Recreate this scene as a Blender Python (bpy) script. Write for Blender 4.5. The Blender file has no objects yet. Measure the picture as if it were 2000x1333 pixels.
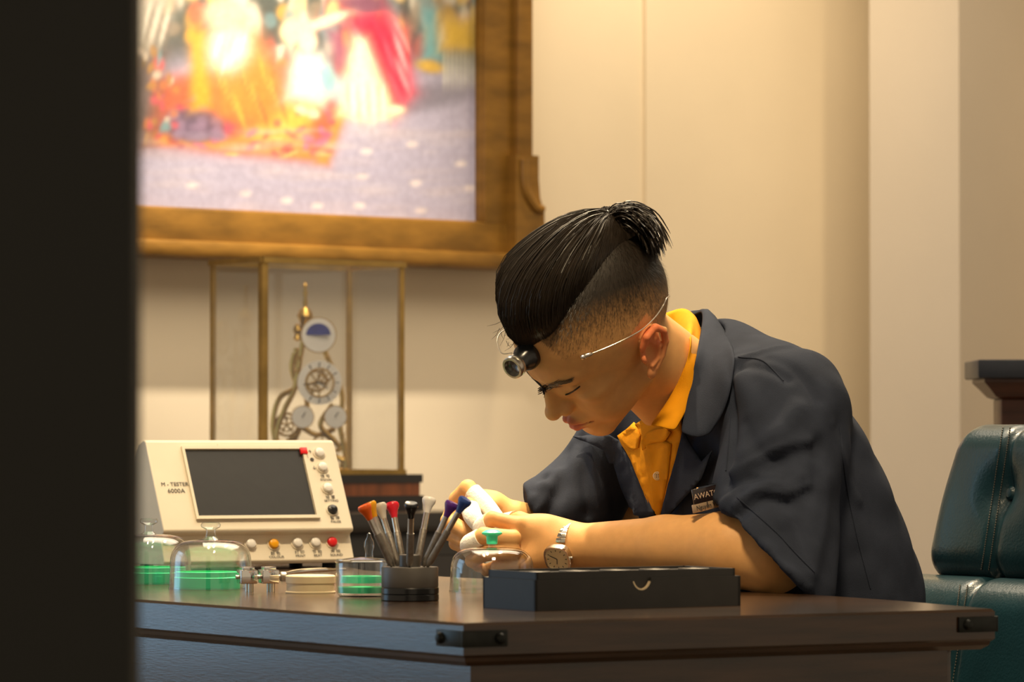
import bpy, bmesh, math, random
import numpy as np
from mathutils import Vector, Matrix
from mathutils.bvhtree import BVHTree
from mathutils.geometry import delaunay_2d_cdt

scene = bpy.context.scene
C = scene.collection
rnd = random.Random(7)

# ------------------------------------------------------------------ camera
FPX = 7500.0                      # focal length in pixels of the 2000 px wide frame
CAMZ, DESK_Z = 0.937, 0.75
PITCH = math.atan((860 - 666.5) / FPX)
cam_data = bpy.data.cameras.new('camera'); cam = bpy.data.objects.new('camera', cam_data); C.objects.link(cam)
cam_data.sensor_width = 36.0; cam_data.lens = FPX * 36.0 / 2000.0
cam.location = (0, 0, CAMZ); cam.rotation_euler = (math.pi / 2 + PITCH, 0, 0)
cam_data.clip_start = 0.05; cam_data.clip_end = 60
cam_data.dof.use_dof = True; cam_data.dof.focus_distance = 4.9; cam_data.dof.aperture_fstop = 9.5
scene.camera = cam

# ------------------------------------------------------------------ light
vs = scene.view_settings
vs.view_transform = 'Standard'; vs.look = 'None'; vs.gamma = 1.0; vs.use_curve_mapping = False
vs.exposure = 0.0
world = bpy.data.worlds.new('world'); scene.world = world; world.use_nodes = True
wbg = world.node_tree.nodes['Background']
wbg.inputs[0].default_value = (1.0, 0.80, 0.56, 1); wbg.inputs[1].default_value = 0.5


def lamp(name, kind, loc, target, power, color, size=0.1, angle=None, blend=0.5, size_y=None):
    d = bpy.data.lights.new(name, kind); o = bpy.data.objects.new(name, d); C.objects.link(o)
    o.location = loc; d.energy = power; d.color = color
    o.rotation_euler = (Vector(target) - Vector(loc)).to_track_quat('-Z', 'Y').to_euler()
    if kind == 'AREA':
        d.size = size
        if size_y: d.shape = 'RECTANGLE'; d.size_y = size_y
    else:
        d.shadow_soft_size = size
    if kind == 'SPOT':
        d.spot_size = math.radians(angle); d.spot_blend = blend
    return o


WARM = (1.0, 0.77, 0.47); COOL = (0.33, 0.68, 1.0)
lamp('window_daylight', 'AREA', (-3.05, 5.55, 1.35), (0.1, 4.5, 0.8), 15, COOL, 1.3, size_y=1.7)
lamp('ceiling_spot_painting', 'SPOT', (-0.15, 7.28, 2.95), (-0.57, 8.00, 1.36), 400, (1.0, 0.84, 0.62), 0.03, 44, 1.0)
lamp('ceiling_spot_hands', 'SPOT', (-0.25, 5.15, 2.75), (-0.06, 4.95, 0.85), 300, WARM, 0.03, 26, 0.7)
lamp('ceiling_spot_tester', 'SPOT', (-0.50, 4.75, 2.75), (-0.36, 5.20, 0.80), 150, WARM, 0.03, 42, 0.8)
lamp('ceiling_spot_person', 'SPOT', (0.30, 5.75, 2.75), (0.16, 4.85, 0.95), 170, WARM, 0.05, 46, 0.8)
lamp('ceiling_spot_front', 'SPOT', (0.16, 3.45, 2.85), (0.18, 4.80, 0.85), 250, WARM, 0.18, 30, 0.8)
lamp('ceiling_spot_wall', 'SPOT', (0.55, 8.1, 2.95), (0.25, 9.0, 1.3), 105, WARM, 0.08, 80, 1.0)
lamp('added_corner_fill', 'SPOT', (1.30, 7.7, 2.95), (1.38, 8.8, 1.2), 62, WARM, 0.08, 70, 1.0)  # added fill lamp, brightens the wall beyond the pillar
lamp('ceiling_panel', 'AREA', (0.3, 6.2, 2.88), (0.3, 6.2, 0), 72, (1.0, 0.84, 0.62), 2.2)

# ------------------------------------------------------------------ pixel helpers (2000 x 1333 frame)
SA, CA = math.sin(PITCH), math.cos(PITCH)
CAMP = Vector((0, 0, CAMZ))


def ray(px, py):
    u = (px - 1000.0) / FPX; v = (666.5 - py) / FPX
    return Vector((u, CA - v * SA, SA + v * CA))


def P(px, py, Y):
    d = ray(px, py); return CAMP + d * (Y / d.y)


def desk(px, py, z=DESK_Z):
    d = ray(px, py); return CAMP + d * ((z - CAMZ) / d.z)


def on_plane(px, py, p0, n):
    d = ray(px, py); return CAMP + d * ((p0 - CAMP).dot(n) / d.dot(n))


def project(pts):
    p = np.asarray(pts, float) - np.array([0, 0, CAMZ])
    zc = p[:, 1] * CA + p[:, 2] * SA; yc = -p[:, 1] * SA + p[:, 2] * CA
    return np.stack([1000 + FPX * p[:, 0] / zc, 666.5 - FPX * yc / zc], 1)


# ------------------------------------------------------------------ materials
def mat(name, col, rough=0.5, metal=0.0, noise=0.0, scale=20.0, bump=0.0, bscale=None, stretch=None, coat=0.0,
        sss=0.0, sheen=0.0, spec=None, emit=None, attr=None, aniso=0.0, trans=0.0):
    m = bpy.data.materials.new(name); m.use_nodes = True
    nt = m.node_tree; b = nt.nodes['Principled BSDF']
    b.inputs['Base Color'].default_value = (*col, 1); b.inputs['Roughness'].default_value = rough
    b.inputs['Metallic'].default_value = metal
    if coat: b.inputs['Coat Weight'].default_value = coat; b.inputs['Coat Roughness'].default_value = 0.12
    if sss:
        b.inputs['Subsurface Weight'].default_value = sss; b.inputs['Subsurface Radius'].default_value = (1.0, .35, .2)
        b.inputs['Subsurface Scale'].default_value = 0.006
    if sheen: b.inputs['Sheen Weight'].default_value = sheen; b.inputs['Sheen Roughness'].default_value = 0.5
    if spec is not None: b.inputs['Specular IOR Level'].default_value = spec
    if aniso: b.inputs['Anisotropic'].default_value = aniso
    if trans: b.inputs['Transmission Weight'].default_value = trans
    if emit: b.inputs['Emission Color'].default_value = (*emit[0], 1); b.inputs['Emission Strength'].default_value = emit[1]
    tc = nt.nodes.new('ShaderNodeTexCoord'); mp = nt.nodes.new('ShaderNodeMapping')
    nt.links.new(tc.outputs['Object'], mp.inputs[0])
    if stretch: mp.inputs['Scale'].default_value = stretch
    src = None
    if attr:
        a = nt.nodes.new('ShaderNodeVertexColor'); a.layer_name = attr; src = a.outputs[0]
        nt.links.new(src, b.inputs['Base Color'])
    if noise:
        n = nt.nodes.new('ShaderNodeTexNoise'); n.inputs['Scale'].default_value = scale; n.inputs['Detail'].default_value = 6
        nt.links.new(mp.outputs[0], n.inputs['Vector'])
        mx = nt.nodes.new('ShaderNodeMix'); mx.data_type = 'RGBA'; mx.blend_type = 'MULTIPLY'; mx.inputs[0].default_value = 1
        r = nt.nodes.new('ShaderNodeMapRange'); r.inputs[1].default_value = .3; r.inputs[2].default_value = .7
        r.inputs[3].default_value = 1 - noise; r.inputs[4].default_value = 1 + noise * .6
        nt.links.new(n.outputs[0], r.inputs[0])
        if src: nt.links.new(src, mx.inputs[6])
        else: mx.inputs[6].default_value = (*col, 1)
        nt.links.new(r.outputs[0], mx.inputs[7]); nt.links.new(mx.outputs[2], b.inputs['Base Color'])
    if bump:
        n2 = nt.nodes.new('ShaderNodeTexNoise'); n2.inputs['Scale'].default_value = bscale or scale * 4; n2.inputs['Detail'].default_value = 4
        nt.links.new(mp.outputs[0], n2.inputs['Vector'])
        bp = nt.nodes.new('ShaderNodeBump'); bp.inputs['Strength'].default_value = bump; bp.inputs['Distance'].default_value = 0.002
        nt.links.new(n2.outputs[0], bp.inputs['Height']); nt.links.new(bp.outputs[0], b.inputs['Normal'])
    return m


def glass_mat(name, tint=(0.975, 0.985, 0.985)):
    m = bpy.data.materials.new(name); m.use_nodes = True; nt = m.node_tree
    nt.nodes.remove(nt.nodes['Principled BSDF'])
    t = nt.nodes.new('ShaderNodeBsdfTransparent'); t.inputs[0].default_value = (*tint, 1)
    g = nt.nodes.new('ShaderNodeBsdfGlossy'); g.inputs['Roughness'].default_value = 0.03
    lw = nt.nodes.new('ShaderNodeLayerWeight'); lw.inputs[0].default_value = .5
    pw = nt.nodes.new('ShaderNodeMath'); pw.operation = 'POWER'; pw.inputs[1].default_value = 3.0
    f = nt.nodes.new('ShaderNodeMath'); f.operation = 'MULTIPLY_ADD'; f.inputs[1].default_value = .9; f.inputs[2].default_value = .07
    nt.links.new(lw.outputs['Facing'], pw.inputs[0]); nt.links.new(pw.outputs[0], f.inputs[0])
    mx = nt.nodes.new('ShaderNodeMixShader')
    nt.links.new(f.outputs[0], mx.inputs[0]); nt.links.new(t.outputs[0], mx.inputs[1]); nt.links.new(g.outputs[0], mx.inputs[2])
    nt.links.new(mx.outputs[0], nt.nodes['Material Output'].inputs[0])
    return m


M = dict(
    wall=mat('wall_paint', (0.75, 0.655, 0.505), 0.75, noise=.04, scale=3, bump=.05, bscale=250),
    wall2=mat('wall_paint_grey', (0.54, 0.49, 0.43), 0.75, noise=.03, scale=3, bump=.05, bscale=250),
    wall3=mat('wall_paint_ochre', (0.90, 0.74, 0.49), 0.75, noise=.03, scale=3, bump=.05, bscale=250),
    floor=mat('floor_stone', (0.25, 0.2, 0.15), 0.4, noise=.2, scale=4),
    ceil=mat('ceiling_paint', (0.8, 0.74, 0.65), 0.8, noise=.03),
    door=mat('dark_door_laminate', (0.006, 0.0068, 0.0055), 0.7, noise=.15, scale=8),
    gold=mat('gilt_frame_wood', (0.25, 0.125, 0.02), 0.42, .25, noise=.35, scale=9, stretch=(1, 1, 3), bump=.25, bscale=60),
    paint=mat('oil_paint', (1, 1, 1), 0.55, attr='col', noise=.1, scale=60, bump=.3, bscale=90),
    brass=mat('brass', (0.55, 0.36, 0.10), 0.3, 1.0, noise=.15, scale=30),
    brass2=mat('aged_brass', (0.42, 0.27, 0.08), 0.42, 0.8, noise=.25, scale=20),
    enamel=mat('white_enamel', (0.86, 0.84, 0.8), 0.3, noise=.03),
    blue=mat('blue_moon_enamel', (0.02, 0.04, 0.30), 0.25, noise=.3, scale=80),
    walnut=mat('reddish_wood', (0.22, 0.06, 0.015), 0.35, noise=.35, scale=12, stretch=(6, 1, 1), coat=.3),
    ebony=mat('black_lacquer', (0.012, 0.009, 0.008), 0.3, noise=.2, scale=10, coat=.3),
    desk=mat('dark_stained_wood', (0.050, 0.024, 0.011), 0.2, noise=.5, scale=7, stretch=(1, 1, 12), bump=.08, bscale=60, coat=.25),
    iron=mat('blackened_iron', (0.02, 0.022, 0.02), 0.4, .7, noise=.3, scale=60),
    cream=mat('cream_plastic', (0.80, 0.72, 0.56), 0.42, noise=.04, scale=15, bump=.03, bscale=400),
    screen=mat('dusty_screen', (0.011, 0.0105, 0.010), 0.4, noise=.2, scale=35, stretch=(1, 3, 1), bump=.02),
    red=mat('red_plastic', (0.75, 0.01, 0.015), 0.3, noise=.05), yellow=mat('amber_plastic', (0.85, 0.38, 0.0), 0.3, noise=.05),
    white=mat('white_plastic', (0.85, 0.82, 0.76), 0.3, noise=.03), black=mat('black_plastic', (0.012, 0.013, 0.014), 0.25, noise=.1),
    orange=mat('orange_plastic', (0.85, 0.12, 0.005), 0.35, noise=.05), crimson=mat('crimson_plastic', (0.72, 0.01, 0.03), 0.35, noise=.05),
    purple=mat('purple_plastic', (0.10, 0.02, 0.22), 0.35, noise=.05), navy=mat('blue_plastic', (0.02, 0.06, 0.26), 0.35, noise=.05),
    lightgrey=mat('pale_grey_plastic', (0.62, 0.58, 0.50), 0.4, noise=.05),
    ink=mat('grey_ink', (0.05, 0.045, 0.04), 0.6, noise=.1),
    steel=mat('brushed_steel', (0.62, 0.58, 0.52), 0.28, 1.0, noise=.15, scale=120, bump=.05),
    knurl=mat('knurled_steel', (0.34, 0.31, 0.27), 0.38, 1.0, noise=.2, scale=200, bump=.4, bscale=900),
    chrome=mat('chrome', (0.8, 0.78, 0.74), 0.08, 1.0, noise=.03),
    anod=mat('grey_anodised', (0.115, 0.105, 0.095), 0.45, .35, noise=.1, scale=60),
    green=mat('green_plastic', (0.07, 0.82, 0.42), 0.3, noise=.05, scale=30),
    tin=mat('ivory_plastic', (0.74, 0.60, 0.38), 0.5, noise=.08, scale=30),
    glass=glass_mat('clear_glass'), pane=glass_mat('case_glass', (.985, .985, .98)),
    tray=mat('matte_black_card', (0.022, 0.021, 0.02), 0.55, noise=.15, scale=40, bump=.06),
    skin=mat('skin', (0.6, 0.35, 0.2), 0.55, attr='col', noise=.06, scale=90, bump=.06, bscale=700, sss=.12, spec=.28),
    hair=mat('black_hair', (0.016, 0.011, 0.007), 0.42, noise=.25, scale=60, spec=.35),
    coat=mat('navy_twill', (0.026, 0.032, 0.050), 0.9, noise=.18, scale=25, bump=.25, bscale=900, spec=.1),
    coatin=mat('navy_twill_dark', (0.018, 0.02, 0.028), 0.85, noise=.1),
    polo=mat('mustard_pique', (0.62, 0.25, 0.004), 0.85, noise=.12, scale=30, bump=.3, bscale=1100, spec=.15),
    trousers=mat('dark_trousers', (0.015, 0.016, 0.02), 0.8, noise=.1), shoe=mat('shoe_leather', (0.01, 0.009, 0.008), 0.35, noise=.1),
    cot=mat('white_latex', (0.85, 0.80, 0.70), 0.5, noise=.05, scale=80, bump=.5, bscale=300),
    leather=mat('dark_green_leather', (0.010, 0.040, 0.055), 0.3, noise=.2, scale=18, bump=.25, bscale=260, coat=.15),
    thread=mat('grey_thread', (0.10, 0.10, 0.09), 0.6, noise=.1),
    slab=mat('blue_black_stone', (0.025, 0.03, 0.042), 0.4, noise=.2), mahog=mat('mahogany', (0.07, 0.022, 0.012), 0.4, noise=.4, scale=12, stretch=(1, 1, 6)),
    dial=mat('champagne_dial', (0.62, 0.50, 0.30), 0.35, .2, noise=.05), badge=mat('badge_dark', (0.02, 0.012, 0.012), 0.25, noise=.1, coat=.5),
    badgeplate=mat('badge_brass', (0.50, 0.36, 0.24), 0.35, .5, noise=.1), lettering=mat('badge_lettering', (0.55, 0.40, 0.30), 0.4, noise=.05),
    button=mat('pearl_button', (0.72, 0.52, 0.25), 0.3, noise=.1), rubber=mat('rubber', (0.01, 0.01, 0.01), 0.7, noise=.1),
)


# ------------------------------------------------------------------ mesh builder
def tag(o, label=None, cat=None, group=None, kind=None):
    if label: o['label'] = label
    if cat: o['category'] = cat
    if group: o['group'] = group
    if kind: o['kind'] = kind
    return o


def empty(name, loc, label, cat, group=None):
    o = bpy.data.objects.new(name, None); C.objects.link(o); o.location = loc; o.empty_display_size = .05
    return tag(o, label, cat, group)


def link(name, mesh, material, parent=None, smooth=True):
    o = bpy.data.objects.new(name, mesh); C.objects.link(o)
    mesh.materials.append(material)
    if smooth is True:
        for p in mesh.polygons: p.use_smooth = True
    elif smooth:
        mesh.shade_smooth() if hasattr(mesh, 'shade_smooth') else None
        mesh.set_sharp_from_angle(angle=math.radians(smooth))
    if parent is not None:
        o.parent = parent
        o.matrix_parent_inverse = Matrix.Translation(-parent.location) if parent.parent is None else Matrix.Identity(4)
    else:
        co = np.array([v.co for v in mesh.vertices])
        if len(co):
            lo, hi = co.min(0), co.max(0); base = Vector(((lo[0] + hi[0]) / 2, (lo[1] + hi[1]) / 2, lo[2]))
            mesh.transform(Matrix.Translation(-base)); o.location = base
    return o


class MB:
    def __init__(s): s.v = []; s.f = []

    def add(s, vs, fs):
        n = len(s.v); s.v += [Vector(a) for a in vs]; s.f += [tuple(n + i for i in f) for f in fs]; return s

    def box(s, c, h, ax=None, bevel=0.0):
        ax = ax or (Vector((1, 0, 0)), Vector((0, 1, 0)), Vector((0, 0, 1))); c = Vector(c)
        bm = bmesh.new(); bmesh.ops.create_cube(bm, size=2.0)
        for v in bm.verts: v.co = Vector((v.co.x * h[0], v.co.y * h[1], v.co.z * h[2]))
        if bevel: bmesh.ops.bevel(bm, geom=list(bm.edges), offset=bevel, segments=2, affect='EDGES', profile=.5)
        bm.verts.index_update()
        s.add([c + ax[0] * v.co.x + ax[1] * v.co.y + ax[2] * v.co.z for v in bm.verts], [[v.index for v in f.verts] for f in bm.faces]); bm.free(); return s

    def tube(s, path, r, n=8, cap=True):
        path = [Vector(p) for p in path]; rs = r if isinstance(r, (list, tuple)) else [r] * len(path)
        t0 = (path[1] - path[0]).normalized(); up = Vector((0, 0, 1)) if abs(t0.z) < .9 else Vector((1, 0, 0))
        u = t0.cross(up).normalized(); base = len(s.v)
        for i, p in enumerate(path):
            t = (path[min(i + 1, len(path) - 1)] - path[max(i - 1, 0)])
            if t.length < 1e-9: t = t0
            t.normalize(); u = (u - t * u.dot(t)).normalized(); w = t.cross(u)
            for k in range(n):
                a = 2 * math.pi * k / n; s.v.append(p + (u * math.cos(a) + w * math.sin(a)) * rs[i])
        for i in range(len(path) - 1):
            for k in range(n):
                k2 = (k + 1) % n; s.f.append((base + i * n + k, base + i * n + k2, base + (i + 1) * n + k2, base + (i + 1) * n + k))
        if cap:
            s.f.append(tuple(base + k for k in reversed(range(n)))); e = base + (len(path) - 1) * n; s.f.append(tuple(e + k for k in range(n)))
        return s

    def lathe(s, prof, o, ax=None, n=32, close=False):
        o = Vector(o); ax = ax or (Vector((1, 0, 0)), Vector((0, 1, 0)), Vector((0, 0, 1))); base = len(s.v); m = len(prof)
        for (r, z) in prof:
            for k in range(n):
                a = 2 * math.pi * k / n; s.v.append(o + ax[0] * (r * math.cos(a)) + ax[1] * (r * math.sin(a)) + ax[2] * z)
        rng = range(m) if close else range(m - 1)
        for i in rng:
            j = (i + 1) % m
            for k in range(n):
                k2 = (k + 1) % n; s.f.append((base + i * n + k, base + i * n + k2, base + j * n + k2, base + j * n + k))
        if not close:
            if prof[0][0] > 1e-6: s.f.append(tuple(base + k for k in reversed(range(n))))
            if prof[-1][0] > 1e-6: e = base + (m - 1) * n; s.f.append(tuple(e + k for k in range(n)))
        return s

    def prism(s, poly, a, b):
        """poly: list of Vectors (any plane); extruded from offset a to offset b"""
        n = len(poly); a = Vector(a); b = Vector(b)
        s.add([p + a for p in poly] + [p + b for p in poly],
              [tuple(reversed(range(n))), tuple(range(n, 2 * n))] + [(i, (i + 1) % n, n + (i + 1) % n, n + i) for i in range(n)]); return s

    def build(s, name, material, parent=None, smooth=35, bevel=0):
        me = bpy.data.meshes.new(name); me.from_pydata([tuple(v) for v in s.v], [], s.f)
        bm = bmesh.new(); bm.from_mesh(me); bmesh.ops.remove_doubles(bm, verts=bm.verts, dist=1e-6)
        bmesh.ops.recalc_face_normals(bm, faces=bm.faces); bm.to_mesh(me); bm.free()
        return link(name, me, material, parent, smooth)


def frame_from(z, x=None):
    z = Vector(z).normalized(); x = Vector(x) if x is not None else (Vector((0, 0, 1)) if abs(z.z) < .9 else Vector((1, 0, 0)))
    x = (x - z * x.dot(z)).normalized(); return (x, z.cross(x).normalized(), z)


def text(name, body, o, xa, ya, size, material, parent, depth=0.0002, align='CENTER', squeeze=1.0, shear=0):
    cu = bpy.data.curves.new(name, 'FONT'); cu.body = body; cu.size = size; cu.align_x = align; cu.align_y = 'CENTER'
    cu.extrude = depth; cu.resolution_u = 3; cu.shear = shear
    ob = bpy.data.objects.new(name, cu); C.objects.link(ob)
    dg = bpy.context.evaluated_depsgraph_get(); dg.update()
    me = bpy.data.meshes.new_from_object(ob.evaluated_get(dg)); bpy.data.objects.remove(ob); bpy.data.curves.remove(cu)
    if len(me.materials): me.materials.clear()
    xa = Vector(xa).normalized(); ya = Vector(ya).normalized(); za = xa.cross(ya)
    mt = Matrix(((xa.x * squeeze, ya.x, za.x, o[0]), (xa.y * squeeze, ya.y, za.y, o[1]), (xa.z * squeeze, ya.z, za.z, o[2]), (0, 0, 0, 1)))
    me.transform(mt)
    return link(name, me, material, parent, False)


def bez(pts, n=24):
    """Catmull-Rom through pts"""
    pts = [Vector(p) for p in pts]; q = [pts[0] * 2 - pts[1]] + pts + [pts[-1] * 2 - pts[-2]]; out = []
    seg = len(pts) - 1
    for i in range(n + 1):
        t = i / n * seg; k = min(int(t), seg - 1); t -= k; a, b, c, d = q[k:k + 4]
        out.append(.5 * ((2 * b) + (c - a) * t + (2 * a - 5 * b + 4 * c - d) * t * t + (3 * b - a - 3 * c + d) * t ** 3))
    return out


# ================================================================== THE SETTING
ANG = math.radians(40); WDIR = Vector((math.cos(ANG), math.sin(ANG), 0)); WN = Vector((math.sin(ANG), -math.cos(ANG), 0)); UPV = Vector((0, 0, 1))
W0 = Vector((0, 8.35, 0))


def wallpx(px, py, off=0.0): return on_plane(px, py, W0 + WN * off, WN)


def wall_s(px, off=0.0): return (wallpx(px, 600, off) - W0).dot(WDIR)


def slab_wall(name, s0, s1, off0, off1, material, z0=0.0, z1=3.0):
    b = MB(); c = W0 + WDIR * ((s0 + s1) / 2) + WN * ((off0 + off1) / 2); c.z = (z0 + z1) / 2
    b.box(c, ((s1 - s0) / 2, abs(off1 - off0) / 2, (z1 - z0) / 2), (WDIR, WN, UPV))
    return tag(b.build(name, material, None, False), kind='structure')


s1255, s1700 = wall_s(1255), wall_s(1700)
slab_wall('wall_back', -2.35, s1255, -0.15, 0.0, M['wall'])
slab_wall('wall_pier', s1255, s1700 + .3, -0.15, 0.012, M['wall'])
# pillar that stands out of the wall, and the wall beyond it
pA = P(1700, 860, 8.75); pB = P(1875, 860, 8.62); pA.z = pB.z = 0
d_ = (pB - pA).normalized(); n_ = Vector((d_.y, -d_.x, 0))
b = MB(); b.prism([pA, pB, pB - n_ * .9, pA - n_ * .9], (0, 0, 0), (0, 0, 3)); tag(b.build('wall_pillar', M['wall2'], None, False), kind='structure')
b = MB(); q0 = pB - n_ * .35 - d_ * .1; q1 = q0 + Vector((2.2, -0.5, 0)); nn = Vector((.22, .97, 0)) * .15
b.prism([q0, q1, q1 + nn, q0 + nn], (0, 0, 0), (0, 0, 3)); tag(b.build('wall_right', M['wall3'], None, False), kind='structure')
b = MB(); b.box((0, 5.2, -.02), (4.2, 5.6, .02)); tag(b.build('floor', M['floor'], None, False), kind='structure')
b = MB(); b.box((0, 5.8, 3.02), (4.2, 5.0, .02)); tag(b.build('ceiling', M['ceil'], None, False), kind='structure')
# dark door leaf close to the camera
b = MB(); e0 = P(262, 666, 2.05); b.box((e0.x - .30, 2.05 + .02, 1.08), (.30, .022, 1.08), bevel=.003)
dr = b.build('door_1', M['door'], None, False); tag(dr, kind='structure')

# window frame in front of the daylight
wc_ = Vector((-3.05, 5.55, 1.35)); wd_ = (Vector((0.1, 4.5, 0.8)) - wc_).normalized(); wx_ = wd_.cross(UPV).normalized(); wy_ = wx_.cross(wd_)
wn_ = MB()
for x_, y_, hx_, hy_ in ((-.69, 0, .04, .93), (.69, 0, .04, .93), (0, -.89, .73, .04), (0, .89, .73, .04), (0, 0, .02, .85), (0, .2, .65, .02)):
    wn_.box(wc_ + wd_ * .04 + wx_ * x_ + wy_ * y_, (hx_, hy_, .02), (wx_, wy_, wd_))
tag(wn_.build('window_1', M['ebony'], None, False), kind='structure')

# ------------------------------------------------------------------ painting
OFFC = 0.055


def canvas_uv(px, py):
    p = wallpx(px, py, OFFC); return (p - W0).dot(WDIR), p.z


cs1, cz0 = canvas_uv(930, 436); cs0 = -2.05; cz1 = cz0 + 1.25
pic = empty('framed_painting', W0 + WDIR * ((cs0 + cs1) / 2) + WN * OFFC + Vector((0, 0, cz0 - .1)), 'large framed oil painting with gilt wooden frame hanging on the beige wall', 'painting')


def soft(d, w): return 1 / (1 + np.exp(np.clip(d / w, -30, 30)))


def paint_color(x, y):
    """generic court scene in loose dabs; x, y in frame pixels"""
    rs = np.random.RandomState(4)
    col = np.zeros((len(x), 3)); col[:] = (0.36, 0.34, 0.47)
    def lay(mask, c):
        nonlocal col
        col = col * (1 - mask[:, None]) + np.array(c) * mask[:, None]
    def ellm(cx, cy, rx, ry, rot=0, w=.12):
        w = w * .55
        c, s = math.cos(rot), math.sin(rot); dx, dy = x - cx, y - cy
        a = (dx * c + dy * s) / rx; b_ = (-dx * s + dy * c) / ry
        return soft(np.sqrt(a * a + b_ * b_) - 1, w)
    def polym(pts, w=5):
        d = np.full(len(x), -1e9)
        if sum(a[0] * b_[1] - b_[0] * a[1] for a, b_ in zip(pts, pts[1:] + pts[:1])) < 0: pts = pts[::-1]
        for (ax, ay), (bx, by) in zip(pts, pts[1:] + pts[:1]):
            ex, ey = bx - ax, by - ay; L = math.hypot(ex, ey); d = np.maximum(d, ((x - ax) * ey - (y - ay) * ex) / L)
        return soft(d, w)
    lay(soft(y - 120 - (x - 270) * .02, 14), (.06, .07, .065))               # dark hall above the floor
    for _ in range(160):                                                   # crowd and gilding
        cx, cy = rs.uniform(250, 930), rs.uniform(-60, 130)
        c = [(.45, .28, .06), (.55, .5, .42), (.12, .2, .22), (.35, .08, .06), (.6, .45, .2), (.2, .16, .12)][rs.randint(6)]
        lay(ellm(cx, cy, rs.uniform(6, 18), rs.uniform(12, 38), rs.uniform(-.3, .3), .25) * .8, c)
    lay(ellm(800, 195, 120, 26, -.15, .3) * .75, (.14, .13, .17))           # cast shade in the picture, right of the gown
    lay(polym([(275, 285), (640, 320), (675, 215), (560, 120), (300, 150)][::-1], 6), (.45, .10, .05))   # carpet
    lay(polym([(290, 278), (632, 312), (640, 298), (300, 262)][::-1], 4), (.55, .25, .03))
    lay(polym([(620, 318), (640, 320), (678, 215), (664, 212)][::-1], 4), (.5, .24, .03))
    lay(polym([(470, 270), (590, 285), (620, 205), (560, 200)][::-1], 6), (.66, .38, .07))
    for _ in range(60):
        cx, cy = rs.uniform(300, 650), rs.uniform(170, 305)
        lay(ellm(cx, cy, rs.uniform(5, 16), rs.uniform(3, 8), rs.uniform(-.6, .6), .3) * .7, [(.62, .05, .10), (.75, .45, .12), (.6, .1, .25), (.35, .03, .05)][rs.randint(4)])
    lay(ellm(380, 245, 62, 34, .05, .2), (.10, .07, .12))                   # dark hassock
    for _ in range(18): lay(ellm(rs.uniform(330, 435), rs.uniform(222, 268), 10, 9, 0, .3) * .6, (.22, .15, .24))
    lay(polym([(372, 60), (402, 60), (415, 210), (375, 215)][::-1], 5), (.58, .30, .03))   # gilt chair
    lay(polym([(405, 90), (500, 60), (565, 200), (520, 245), (430, 225)][::-1], 8), (.62, .20, .04))   # seated orange gown
    for k in range(14): lay(ellm(430 + k * 9, 150 + (k % 5) * 16, 5, 38, -.35, .3) * .6, [(.78, .40, .06), (.45, .08, .04)][k % 2])
    lay(ellm(448, 92, 40, 46, .3, .3), (.70, .60, .48))
    for k in range(7): lay(ellm(425 + k * 8, 90 + (k % 3) * 14, 4, 26, .3, .3) * .5, [(.85, .78, .7), (.5, .34, .3)][k % 2])
    lay(ellm(440, 30, 40, 34, .2, .25), (.75, .42, .30))
    lay(ellm(572, 62, 24, 24, 0, .2), (.75, .58, .36)); lay(ellm(602, 82, 17, 20, 0, .2), (.72, .55, .42))
    lay(polym([(580, 105), (628, 105), (655, 170), (630, 205), (562, 190), (568, 140)][::-1], 7), (.66, .68, .62))   # child in white
    lay(ellm(640, 155, 16, 30, -.2, .25), (.25, .50, .52)); lay(ellm(590, 215, 14, 8, .4, .3), (.8, .6, .4)); lay(ellm(612, 222, 12, 9, .4, .3), (.75, .55, .4))
    lay(polym([(640, 60), (668, 60), (690, 130), (655, 140)][::-1], 6), (.25, .08, .14))
    lay(polym([(675, 30), (745, 10), (790, 60), (808, 180), (770, 225), (700, 150)][::-1], 8), (.70, .02, .06))      # red overskirt
    for k in range(22):
        lay(ellm(690 + rs.uniform(0, 100), 60 + rs.uniform(0, 130), 5, 34, -.35 + rs.uniform(-.1, .1), .3) * .55, [(.85, .10, .16), (.42, .0, .03), (.9, .35, .38)][k % 3])
    lay(polym([(692, 75), (712, 80), (770, 225), (720, 238), (664, 222)][::-1], 6), (.86, .76, .52))                 # pale underskirt
    for k in range(9): lay(ellm(680 + k * 10, 190 + (k % 3) * 8, 4, 34, -.05, .3) * .5, [(.66, .50, .26), (.95, .88, .7)][k % 2])
    lay(ellm(712, 8, 45, 18, .1, .25), (.16, .06, .10)); lay(ellm(640, 40, 40, 10, -.35, .3), (.88, .55, .42))
    lay(ellm(770, 215, 20, 9, 0, .3), (.85, .72, .5))
    lay(polym([(830, 20), (850, 20), (860, 110), (826, 118)][::-1], 6), (.12, .32, .36)); lay(ellm(840, 130, 26, 12, .2, .3), (.5, .32, .06))
    lay(polym([(870, 40), (930, 35), (930, 100), (862, 95)][::-1], 6), (.55, .36, .05))
    for k in range(8): lay(ellm(868 + k * 8, 135, 3, 34, 0, .3) * .6, (.55, .55, .42))
    lay(polym([(225, -20), (345, -20), (325, 60), (290, 110), (240, 100)][::-1], 8), (.34, .31, .26))               # grey drapery
    for k in range(6): lay(ellm(285 + k * 9, 40 + k * 4, 4, 40, .25, .3) * .6, [(.55, .52, .45), (.14, .12, .10)][k % 2])
    lay(polym([(225, 110), (330, 100), (300, 290), (225, 300)][::-1], 10) * .9, (.10, .07, .05))
    for _ in range(26):
        lay(ellm(rs.uniform(268, 350), rs.uniform(90, 285), rs.uniform(4, 10), rs.uniform(6, 16), rs.uniform(-.6, .6), .3) * .8,
            [(.42, .15, .06), (.5, .42, .34), (.14, .24, .26), (.45, .08, .1), (.3, .16, .05)][rs.randint(5)])
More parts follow.
